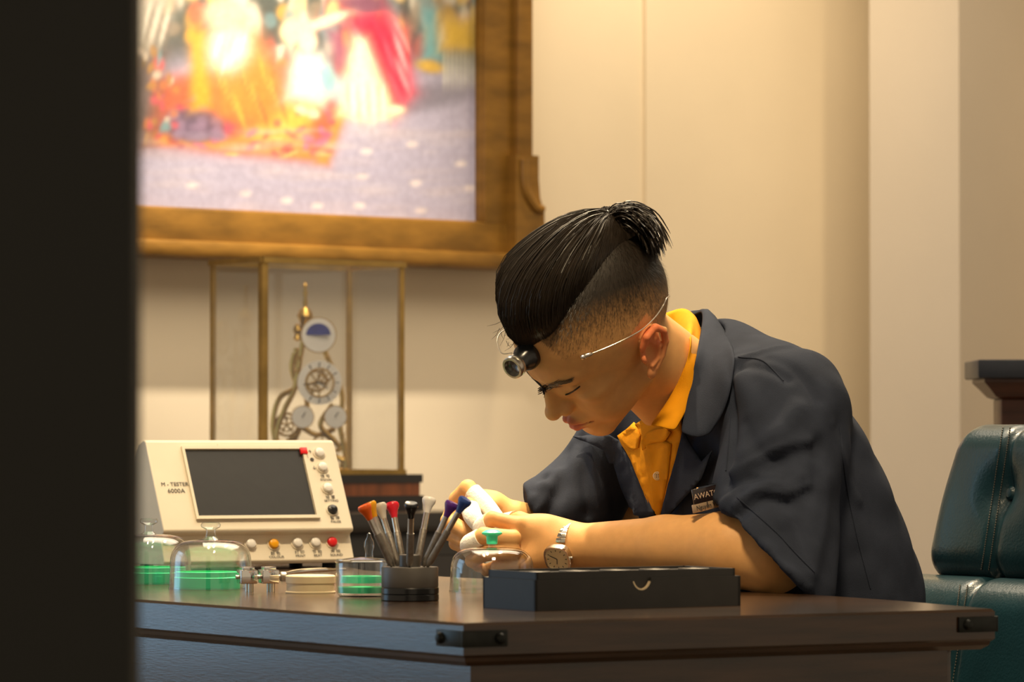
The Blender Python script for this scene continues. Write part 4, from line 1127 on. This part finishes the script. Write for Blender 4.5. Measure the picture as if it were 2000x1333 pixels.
for k in range(1900):
    u = rr.random() * nl; i = int(u) % nl; p = loop[i].lerp(loop[(i + 1) % nl], u - int(u))
    tb = TIE + np.array([rr.gauss(0, .22), rr.gauss(0, .22), rr.gauss(0, .22)])
    t0 = rr.choice([0, 0, 0, rr.uniform(0, .5)])
    st_ = strand((p.x, p.y, p.z), tb, 1.25 + rr.uniform(.02, .22), 11, 1.0, t0)
    wob = rr.uniform(0, 6); path = [H(*(q + .05 * np.array([math.sin(wob + m * .8), math.cos(wob + m), 0]))) for m, q in enumerate(st_)]
    b.tube(path, [.0004] + [.0006] * 10 + [.0005], 4, False)
tag(b.build('swept_strands', M['hair'], hair), kind='stuff')
# loose wisps at the forehead
b = MB()
for k in range(46):
    x = rr.uniform(975, 1075); y = 655 + rr.uniform(-30, 14); Yd = 4.74 + rr.uniform(-.03, .06)
    dx = rr.uniform(-34, 12); dy = rr.uniform(8, 40)
    b.tube([P(x, y, Yd), P(x + dx * .4, y + dy * .6, Yd), P(x + dx, y + dy, Yd)], [.00035, .0003, .00012], 3, False)
tag(b.build('loose_wisps', M['hair'], hair), kind='stuff')
# pony tail
b = MB(); yT = H(*TIE).y
for k in range(520):
    s0 = rr.gauss(0, 1); s1 = rr.gauss(0, 1); s2 = rr.random()
    p0 = (1190 + s0 * 3, 427 + s1 * 6, yT + rr.gauss(0, .006))
    p1 = (1222 + s0 * 6, 408 + s1 * 7 + s2 * 16, yT + rr.gauss(0, .012))
    p2 = (1262 + s0 * 7 - s2 * 12, 422 + s1 * 8 + s2 * 26, yT + rr.gauss(0, .016))
    p3 = (1284 + s0 * 8 - s2 * 14, 458 + s1 * 9 + s2 * 20, yT + rr.gauss(0, .018))
    p4 = (1292 + s0 * 10 - s2 * 16, 490 + s1 * 12 + s2 * 18, yT + rr.gauss(0, .02))
    L_ = rr.uniform(.72, 1.0); path = bez([P(*p0), P(*p1), P(*p2), P(*p3), P(*p4)], 14); path = path[:max(6, int(15 * L_))]
    b.tube(path, [.0009] * (len(path) - 3) + [.0007, .0005, .0002], 4, False)
pt = b.build('pony_tail', M['hair'], hair); tag(pt, kind='stuff')
b = MB(); tc_ = H(*TIE); ta = (P(1215, 412, yT) - P(1170, 436, yT)).normalized()
for k in range(3): b.lathe([(.0085 + .0018 * math.cos(a), .0018 * math.sin(a)) for a in np.linspace(0, 2 * math.pi, 9)[:-1]], tc_ + ta * (.003 * (k - 1)), frame_from(ta), 20, close=True)
b.build('hair_tie', M['black'], hair)
# short clipped hair on the sides
b = MB(); bn_ = normals_of(bv_, bfq); cand = np.where((den > .12) & inhead)[0]; rs5 = np.random.RandomState(5); tieW = np.array(H(*TIE))
for k in rs5.choice(cand, 18000):
    if rs5.rand() > den[k] * 1.1: continue
    p = bv_[k] + rs5.uniform(-.0012, .0012, 3); nr = bn_[k]; d = p - tieW; d = d - nr * (d @ nr); d /= max(np.linalg.norm(d), 1e-6)
    e = p + (d + nr * .45 + rs5.uniform(-.25, .25, 3)) * (.0035 + .004 * den[k]); b.v += [Vector(p - np.cross(nr, d) * .00016), Vector(p + np.cross(nr, d) * .00016), Vector(e)]; m_ = len(b.v); b.f.append((m_ - 3, m_ - 2, m_ - 1))
me = bpy.data.meshes.new('clipped_sides'); me.from_pydata([tuple(v) for v in b.v], [], b.f); tag(link('clipped_sides', me, M['hair'], hair), kind='stuff')
# eyebrows and lashes
for side in (1, -1):
    b = MB()
    for k in range(170):
        t = rr.random() ** 1.15; base = Vector((1050, 765)).lerp(Vector((1085, 751)), t * 2) if t < .5 else Vector((1085, 751)).lerp(Vector((1116, 744)), t * 2 - 1)
        y = base.y + rr.gauss(0, 3.6 * (1 - .6 * t)); p0 = cast_near(bb, base.x, y, .0004); p1 = cast_near(bb, base.x + 9, y - 4 - rr.uniform(-2, 3), .0012)
        if side < 0:
            a_, c_ = to_head(np.array([tuple(p0), tuple(p1)])); p0, p1 = H(a_[0], -a_[1], a_[2]), H(c_[0], -c_[1], c_[2])
        b.tube([p0, p0.lerp(p1, .5), p1], [.0004, .0004, .00015], 3, False)
    b.build('eyebrow', M['hair'], man)
    b = MB(); lash = [cast_near(bb, x, y, .0007) for x, y in ((1104, 771), (1113, 768), (1123, 762), (1133, 754))]
    if side < 0: lash = [H(q[0], -q[1], q[2]) for q in to_head(np.array([tuple(p) for p in lash]))]
    b.tube(bez(lash, 16), [.0004] + [.0011] * 15 + [.0004], 5); b.build('eyelashes', M['hair'], man)

# ---- work coat
nL = Vector((-.70, 0, -.714)); pL = P(1412, 998, 4.735)
eR = P(1112, 1008, 5.08); axR = (eR - Rs).normalized(); pR = P(1045, 1010, 5.06)
def sdf_coat(p):
    d = s_ell(p, P(1462, 925, 4.965), (.190, .172, .130), BAX)
    d = smin(d, s_ell(p, P(1555, 1150, 4.985), (.190, .225, .140), BAX), .07)
    d = smin(d, s_cone(p, Ls + bu * .004, Rs, .062, .062), .04)
    d = smin(d, s_cone(p, Nk - bu * .01 - bf * .01, Ls, .058, .066), .04)
    d = smin(d, s_cone(p, Nk - bu * .01 - bf * .01, Rs, .058, .062), .04)
    d = smax(d, -s_cone(p, Nk + bu * .02 + bf * .015, Nk + bu * .30 + bf * .12, .052, .09), .008)
    sl = s_cone(p, Ls, P(1492, 1150, 4.735), .070, .088)
    sl = smin(sl, s_ell(p, P(1540, 870, 4.80), (.078, .075, .10)), .03)
    pl = (p - _v(pL)) @ _v(nL)
    sl = smax(sl, pl, .004); inner = s_cone(p, Ls, P(1492, 1150, 4.735), .056, .0775)
    sl = np.maximum(sl, -np.maximum(inner, -.035 - pl))
    d = smin(d, sl, .014)
    sr = s_cone(p, Rs, eR, .060, .058); sr = smin(sr, s_cone(p, eR, P(1052, 1008, 5.06), .056, .046), .03)
    plr = (p - _v(pR)) @ _v((-.93, -.1, -.36)); sr = smax(sr, plr, .004)
    d = smin(d, sr, .02)
    x, y, z = p[:, 0], p[:, 1], p[:, 2]
    d = d + .0022 * np.sin(x * 38 + z * 27 + 2 * np.sin(y * 22)) + .0012 * np.sin(z * 70 - x * 45 + 3 * np.sin(y * 30))
    return d * .9
cv, cfq = surface(sdf_coat, (-.06, 4.58, .42), (.74, 5.42, 1.14), .0042, 1)
cn_ = normals_of(cv, cfq); cb0 = bvh_of(cv, cfq)
folds = [([(1440, 915), (1500, 860), (1560, 800)], .007, .014), ([(1450, 960), (1520, 905), (1600, 870)], -.006, .012), ([(1420, 985), (1475, 945), (1530, 950), (1560, 935)], .009, .013),
         ([(1440, 1010), (1490, 975), (1540, 985)], -.007, .010), ([(1530, 855), (1570, 885), (1605, 930)], .006, .016), ([(1490, 890), (1530, 930), (1570, 960)], -.005, .014),
         ([(1425, 760), (1430, 850), (1420, 940)], -.008, .010), ([(1445, 740), (1470, 800), (1450, 880)], .005, .014), ([(1440, 705), (1490, 690), (1540, 680)], .005, .008), ([(1445, 722), (1500, 720), (1540, 740)], -.004, .008),
         ([(1640, 840), (1650, 960), (1670, 1080)], -.006, .018), ([(1600, 960), (1590, 1060), (1575, 1140)], .006, .016), ([(1530, 1040), (1545, 1090), (1570, 1150)], -.004, .010), ([(1660, 950), (1690, 1060), (1725, 1165)], .004, .016),
         ([(1075, 900), (1060, 950), (1040, 985)], .006, .011), ([(1105, 880), (1090, 950), (1070, 1000)], -.006, .012), ([(1130, 860), (1140, 930), (1150, 1000)], -.006, .010), ([(1180, 870), (1175, 940), (1180, 1000)], .005, .012),
         ([(1428, 930), (1470, 905), (1530, 872), (1580, 862)], .006, .007), ([(1424, 958), (1462, 936), (1500, 938)], -.006, .006), ([(1440, 990), (1480, 962), (1530, 966), (1575, 950)], .006, .007),
         ([(1460, 830), (1480, 880), (1530, 905)], -.004, .008), ([(1590, 900), (1600, 980), (1590, 1050)], -.005, .009), ([(1540, 1000), (1560, 1060), (1580, 1120)], .005, .008), ([(1500, 700), (1560, 730), (1600, 780)], -.003, .008),
         ([(1020, 985), (1045, 960), (1062, 930)], -.006, .007), ([(1052, 1000), (1075, 965), (1092, 915)], .005, .007), ([(1160, 860), (1158, 930), (1165, 990)], .004, .006), ([(1632, 830), (1655, 900), (1672, 980)], .004, .008),
         ([(1420, 1000), (1500, 1070), (1578, 1148)], .004, .006), ([(1400, 1020), (1492, 1085), (1560, 1150)], -.0, .006)]
for path, amp, w in folds:
    P3 = [cast(cb0, x, y) for x, y in path]; P3 = [p for p in P3 if p is not None]
    if len(P3) < 2: continue
    dd = dist_poly(cv, [tuple(q) for q in bez(P3, 12)]); cv = cv + cn_ * (amp * np.exp(-(dd / w) ** 2))[:, None]
coat = link('work_coat', mesh_from('work_coat', cv, cfq), M['coat'], man)
cb = bvh_of(cv, cfq)

def seam(pts, name='seam', dash=False):
    path = [cast(cb, p.x, p.y, .0006) for p in bez([Vector((x, y, 0)) for x, y in pts], 48)]; path = [p for p in path if p is not None]
    m = MB()
    if dash:
        for i in range(len(path) - 1): m.tube([path[i], path[i].lerp(path[i + 1], .55)], .0005, 4)
    else: m.tube(path, .0009, 5)
    m.build(name, M['coat'], coat)
seam([(1436, 700), (1428, 770), (1424, 850), (1418, 920)], 'armhole_seam')
seam([(1442, 698), (1490, 706), (1530, 745)], 'yoke_seam')
seam([(1440, 972), (1510, 1035), (1590, 1118)], 'sleeve_hem_seam')
seam([(1640, 835), (1650, 930), (1672, 1040), (1700, 1150)], 'side_seam')
# ---- polo shirt front, coat lapels and collars
polo = drape('polo_shirt', [(1208, 852), (1240, 830), (1300, 790), (1330, 800), (1335, 860), (1318, 930), (1300, 985), (1290, 1012), (1278, 1005), (1255, 950), (1235, 900)], cb, .008, .003, M['polo'], man)
drape('placket', [(1262, 872), (1292, 858), (1312, 868), (1306, 930), (1290, 1008), (1280, 1004), (1272, 930)], cb, .013, .0015, M['polo'], polo)
bp = cast_near(cb, 1283, 930) - Vector((0, .0175, 0))
b = MB(); b.lathe([(.0056, 0), (.0056, .0015), (.0044, .0022), (.004, .0014), (0, .0014)], bp, frame_from((-.35, -.93, 0)), 20); bt = b.build('button', M['button'], polo)
for sx in (-1, 1):
    for sz in (-1, 1): b = MB(); b.lathe([(.0007, 0), (.0007, .0008), (0, .0008)], bp + Vector((.0013 * sx, -.0012, .0013 * sz)), frame_from((-.35, -.93, 0)), 8); b.build('thread_hole', M['mahog'], bt)
# near lapel with notch, far lapel
drape('lapel', [(1335, 842), (1352, 872), (1372, 902), (1392, 880), (1372, 935), (1340, 972), (1305, 1010), (1290, 1012), (1310, 935), (1325, 880)], cb, .016, .003, M['coat'], coat)
drape('lapel', [(1120, 852), (1150, 852), (1190, 850), (1212, 862), (1238, 905), (1262, 958), (1282, 1008), (1240, 1008), (1215, 950), (1200, 905), (1190, 905), (1180, 880)], cb, .016, .003, M['coat'], coat)
# collars round the neck: rows run along the collar, from nape to the notch
def hug(rows, gap):
    out = []
    for r in rows:
        q = []
        for k, (x, y, Y) in enumerate(r):
            if k >= 2:
                for bv__, g in ((cb, gap), (bb, gap * .7)):
                    h = cast(bv__, x, y)
                    if h is not None: Y = min(Y, h.y - g)
            q.append(P(x, y, Y))
        out.append(q)
    return out
loft('collar', hug([
    [(1305, 625, 5.04), (1352, 618, 5.03), (1371, 616, 4.965), (1360, 690, 4.89), (1343, 770, 4.83), (1329, 845, 4.805)],
    [(1312, 612, 5.045), (1362, 603, 5.035), (1386, 606, 4.955), (1385, 690, 4.870), (1365, 770, 4.822), (1342, 850, 4.800)],
    [(1330, 628, 5.06), (1385, 622, 5.04), (1412, 645, 4.945), (1408, 705, 4.855), (1390, 780, 4.805), (1362, 858, 4.792)],
    [(1345, 665, 5.08), (1410, 660, 5.05), (1434, 688, 4.93), (1430, 750, 4.850), (1414, 805, 4.802), (1388, 848, 4.790)]], .010), M['coat'], coat, .004)
pcol = loft('polo_collar', hug([
    [(1285, 665, 5.0), (1318, 650, 5.0), (1346, 662, 4.975), (1341, 705, 4.90), (1308, 775, 4.85), (1268, 834, 4.815)],
    [(1292, 616, 5.01), (1330, 604, 5.01), (1352, 622, 4.965), (1349, 700, 4.885), (1322, 770, 4.835), (1280, 832, 4.800)],
    [(1300, 610, 5.02), (1342, 602, 5.02), (1364, 632, 4.955), (1358, 700, 4.872), (1334, 780, 4.825), (1300, 838, 4.793)],
    [(1302, 640, 5.04), (1350, 640, 5.03), (1372, 660, 4.955), (1367, 710, 4.875), (1346, 790, 4.825), (1320, 842, 4.797)]], .006), M['polo'], polo, .003)
drape('polo_collar_point', [(1212, 858), (1216, 845), (1240, 826), (1252, 850), (1248, 875), (1238, 880), (1222, 872)], cb, .016, .002, M['polo'], polo)
drape('polo_collar_stand', [(1253, 862), (1268, 842), (1300, 836), (1312, 845), (1300, 862), (1275, 866), (1256, 880)], cb, .0165, .002, M['polo'], polo)
# sleeve hem band
# ---- badge on the coat
bdg = empty('name_badge', cast_near(cb, 1385, 980) - Vector((0, .01, 0)), 'dark name badge with brass name plate pinned to the coat chest', 'badge')
bxx = Vector((.86, .47, .20)).normalized(); bzz = Vector((-.16, -.10, .98)); bzz = (bzz - bxx * bzz.dot(bxx)).normalized(); bnn = bxx.cross(bzz)
if bnn.y > 0: bnn = -bnn
bo_ = P(1391, 969, 4.755)
b = MB(); b.box(bo_ + bzz * .004, (.028, .0095, .0015), (bxx, bzz, bnn), bevel=.0008); b.build('badge_plate', M['badge'], bdg)
b = MB(); b.box(bo_ + bzz * .0135 + bxx * .004, (.023, .0009, .0018), (bxx, bzz, bnn)); b.build('chrome_edge', M['chrome'], bdg)
b = MB(); b.box(bo_ - bzz * .0105 - bxx * .002, (.029, .0052, .0014), (bxx, bzz, bnn), bevel=.0006); b.build('name_plate', M['badgeplate'], bdg)
fx = bxx if True else -bxx
text('lettering', 'AWATCH', bo_ + bzz * .0035 - bxx * .006 + bnn * .0018, bxx, bzz, .0098, M['lettering'], bdg)
text('lettering', 'Nguyễn Vĩnh Thịnh', bo_ - bzz * .0105 + bxx * .001 + bnn * .0017, bxx, bzz, .0084, M['ink'], bdg, squeeze=.82)

# ---- finger cots
for hand, which in ((FL, (0, 1, 4)), (FR, (0, 4))):
    for i in which:
        pts_, rs_ = hand[i]; a = pts_[1].lerp(pts_[2], .25); path = bez([a, pts_[2], pts_[3]], 12); tip = (pts_[3] - pts_[2]).normalized()
        b = MB(); n_ = len(path); rad = [rs_[1] * 1.10 * (1 - k / (n_ - 1)) + rs_[3] * 1.12 * k / (n_ - 1) + .0008 for k in range(n_)]
        path = path + [pts_[3] + tip * rs_[3] * .6, pts_[3] + tip * rs_[3] * .98, pts_[3] + tip * rs_[3] * 1.12]; rad += [rs_[3] * .95, rs_[3] * .55, rs_[3] * .1]
        b.tube(path, rad, 16); b.build('finger_cot', M['cot'], man)

# ---- trousers and shoes (under the desk)
hipL = P(1620, 1415, 4.86) + bf * .055; hipR = P(1560, 1415, 5.12) + bf * .055; kneeL = hipL + bf * .38; kneeR = hipR + bf * .36
kneeL.z = kneeR.z = .54; hipL.z = hipR.z = .585; ankL = kneeL + bf * .07; ankR = kneeR + bf * .11; ankL.z = ankR.z = .10
def sdf_leg(p):
    d = s_cone(p, hipL, kneeL, .082, .062); d = smin(d, s_cone(p, hipR, kneeR, .082, .062), .012); d = smin(d, s_cone(p, hipL, hipR, .088, .088), .04)
    d = smin(d, s_cone(p, kneeL, ankL, .062, .046), .02); return smin(d, s_cone(p, kneeR, ankR, .062, .046), .02)
tv, tf = surface(sdf_leg, (-.25, 4.4, .02), (.65, 5.4, .75), .008, 1); link('trousers', mesh_from('trousers', tv, tf), M['trousers'], man)
for a in (ankL, ankR):
    hd = Vector((bf.x, bf.y, 0)).normalized()
    def sdf_shoe(p, a=a):
        d = s_cone(p, Vector((a.x, a.y, .055)) - hd * .03, Vector((a.x, a.y, .04)) + hd * .15, .045, .036); return smax(d, .004 - p[:, 2], .006)
    tv, tf = surface(sdf_shoe, (a.x - .25, a.y - .25, -.02), (a.x + .25, a.y + .25, .2), .006, 1); link('shoe', mesh_from('shoe', tv, tf), M['shoe'], man)

# ================================================================== WRISTWATCH
wc = P(1107, 1066, 4.86); wax = (P(1300, 1067, 4.80) - P(1085, 1064, 4.86)).normalized()
wf = frame_from(wax, (0, 0, 1)); up_, sd_ = wf[0], wf[1]
if sd_.y > 0: sd_ = -sd_
ww = empty('wristwatch', wc - up_ * .03, 'steel bracelet wristwatch with champagne dial on the left wrist', 'watch')
rw = .0293
def around(a, r=rw): return wc + (up_ * math.cos(a) + sd_ * math.sin(a)) * r      # 0 = top, +90 deg = toward camera
wa = math.radians(118)
for k in range(22):
    a = math.radians(118) + math.radians(42 + k * (276 / 21)); d = (up_ * math.cos(a) + sd_ * math.sin(a)); t = (-up_ * math.sin(a) + sd_ * math.cos(a))
    b = MB(); b.box(around(a), (.0102 - .0, .0031, .0011), (wax, t, d), bevel=.0005); lk = b.build('bracelet_link', M['steel'], ww)
    b = MB(); b.box(around(a) + d * .0006, (.0046, .0026, .0011), (wax, t, d), bevel=.0005); b.build('centre_link', M['chrome'], lk)
dn = (up_ * math.cos(wa) + sd_ * math.sin(wa)); dt = (-up_ * math.sin(wa) + sd_ * math.cos(wa)); co_ = wc + dn * (rw + .001)
def sq(r, k=.55, n=32):
    out = []
    for i in range(n):
        a = 2 * math.pi * i / n; c, s_ = math.cos(a), math.sin(a); e = 1 / (abs(c) ** 3.2 + abs(s_) ** 3.2) ** (1 / 3.2); out.append((c * e * r, s_ * e * r))
    return out
def plate(name, r, z0, z1, m, par, ring=None):
    mb = MB(); o_ = [co_ + wax * x + dt * y for x, y in sq(r)]
    if ring:
        i_ = [co_ + wax * x + dt * y for x, y in sq(ring)]; n = len(o_); mb.v = [p + dn * z0 for p in o_] + [p + dn * z1 for p in o_] + [p + dn * z1 for p in i_] + [p + dn * z0 for p in i_]
        for r_ in range(4):
            for k in range(n): mb.f.append((r_ * n + k, r_ * n + (k + 1) % n, ((r_ + 1) % 4) * n + (k + 1) % n, ((r_ + 1) % 4) * n + k))
    else: mb.prism(o_, dn * z0, dn * z1)
    return mb.build(name, m, par, 40)
cs_ = plate('case', .0172, -.003, .0045, M['steel'], ww); plate('bezel', .0170, .0045, .0062, M['chrome'], ww, .0148)
dl = plate('dial', .0147, .0045, .0050, M['dial'], ww)
for k in range(12):
    a = k * math.pi / 6; d2 = dt * -math.cos(a) + wax * math.sin(a); b = MB(); b.box(co_ + d2 * .0122 + dn * .0052, (.0004, .0012, .0002), (d2.cross(dn), d2, dn)); b.build('hour_mark', M['ink'], dl)
for a, l in ((math.radians(-62), .0105), (math.radians(190), .0072)):
    d2 = dt * -math.cos(a) + wax * math.sin(a); b = MB(); b.box(co_ + d2 * (l / 2) + dn * .0055, (.0005, l / 2, .0002), (d2.cross(dn), d2, dn)); b.build('watch_hand', M['ink'], dl)
b = MB(); b.lathe([(.0022, 0), (.0024, .001), (.0024, .003), (.002, .0034)], co_ + wax * .0168 + dn * .001, frame_from(wax), 14); b.build('crown', M['chrome'], ww)

# ================================================================== HEAD LOUPE
lb0 = cast_near(bb, 1036, 694); lax = Vector((-.58, -.66, -.48)).normalized(); lf_ = frame_from(lax)
lp = empty('head_loupe', lb0, 'black eye loupe with steel ring worn on the forehead by a wire band', 'loupe')
lo_ = P(1030, 696, lb0.y - .002)
b = MB(); b.lathe([(.0172, -.004), (.0178, .002), (.0165, .007), (.0135, .013), (.0118, .019), (.0112, .026), (.0095, .026), (.0095, .019), (.012, .010), (.015, -.004)], lo_, lf_, 36, close=True); b.build('eye_cup', M['black'], lp)
b = MB(); b.lathe([(.0118, .022), (.0142, .0225), (.0145, .0255), (.0132, .0262), (.0132, .0278), (.0145, .0284), (.0145, .0322), (.0138, .0330), (.0112, .0330), (.0108, .026)], lo_, lf_, 40, close=True); b.build('lens_ring', M['steel'], lp)
b = MB(); b.lathe([(0, .0265), (.0108, .0268), (.0108, .0282), (0, .0296)], lo_, lf_, 30); b.build('lens', M['glass'], lp)
wp = [cast_near(bb, x, y, .0036) for x, y in ((1150, 690), (1180, 678), (1215, 662), (1250, 642), (1275, 618), (1290, 596), (1296, 583))]
last = wp[-1]; wp += [last + Vector((.004, .05, .008)), last + Vector((-.03, .115, .03)), last + Vector((-.10, .16, .05))]
b = MB(); b.tube(bez(wp, 50), .0009, 8); b.build('wire_band', M['steel'], lp)
e0 = wp[0]; ed_ = (wp[0] - wp[1]).normalized(); b = MB(); b.lathe([(.0012, -.004), (.0024, -.002), (.0034, .006), (.0030, .0068), (.0034, .0078), (.0034, .010), (.002, .0118), (0, .0122)], e0, frame_from(ed_), 16); b.build('end_bead', M['steel'], lp)
r0 = lo_ + lax * .024
b = MB(); b.tube(bez([P(1000, 690, r0.y), P(980, 690, r0.y + .005), P(971, 668, r0.y + .02), P(978, 650, r0.y + .035), P(1000, 640, r0.y + .045)], 24), .0007, 6); b.build('wire_end', M['steel'], lp)
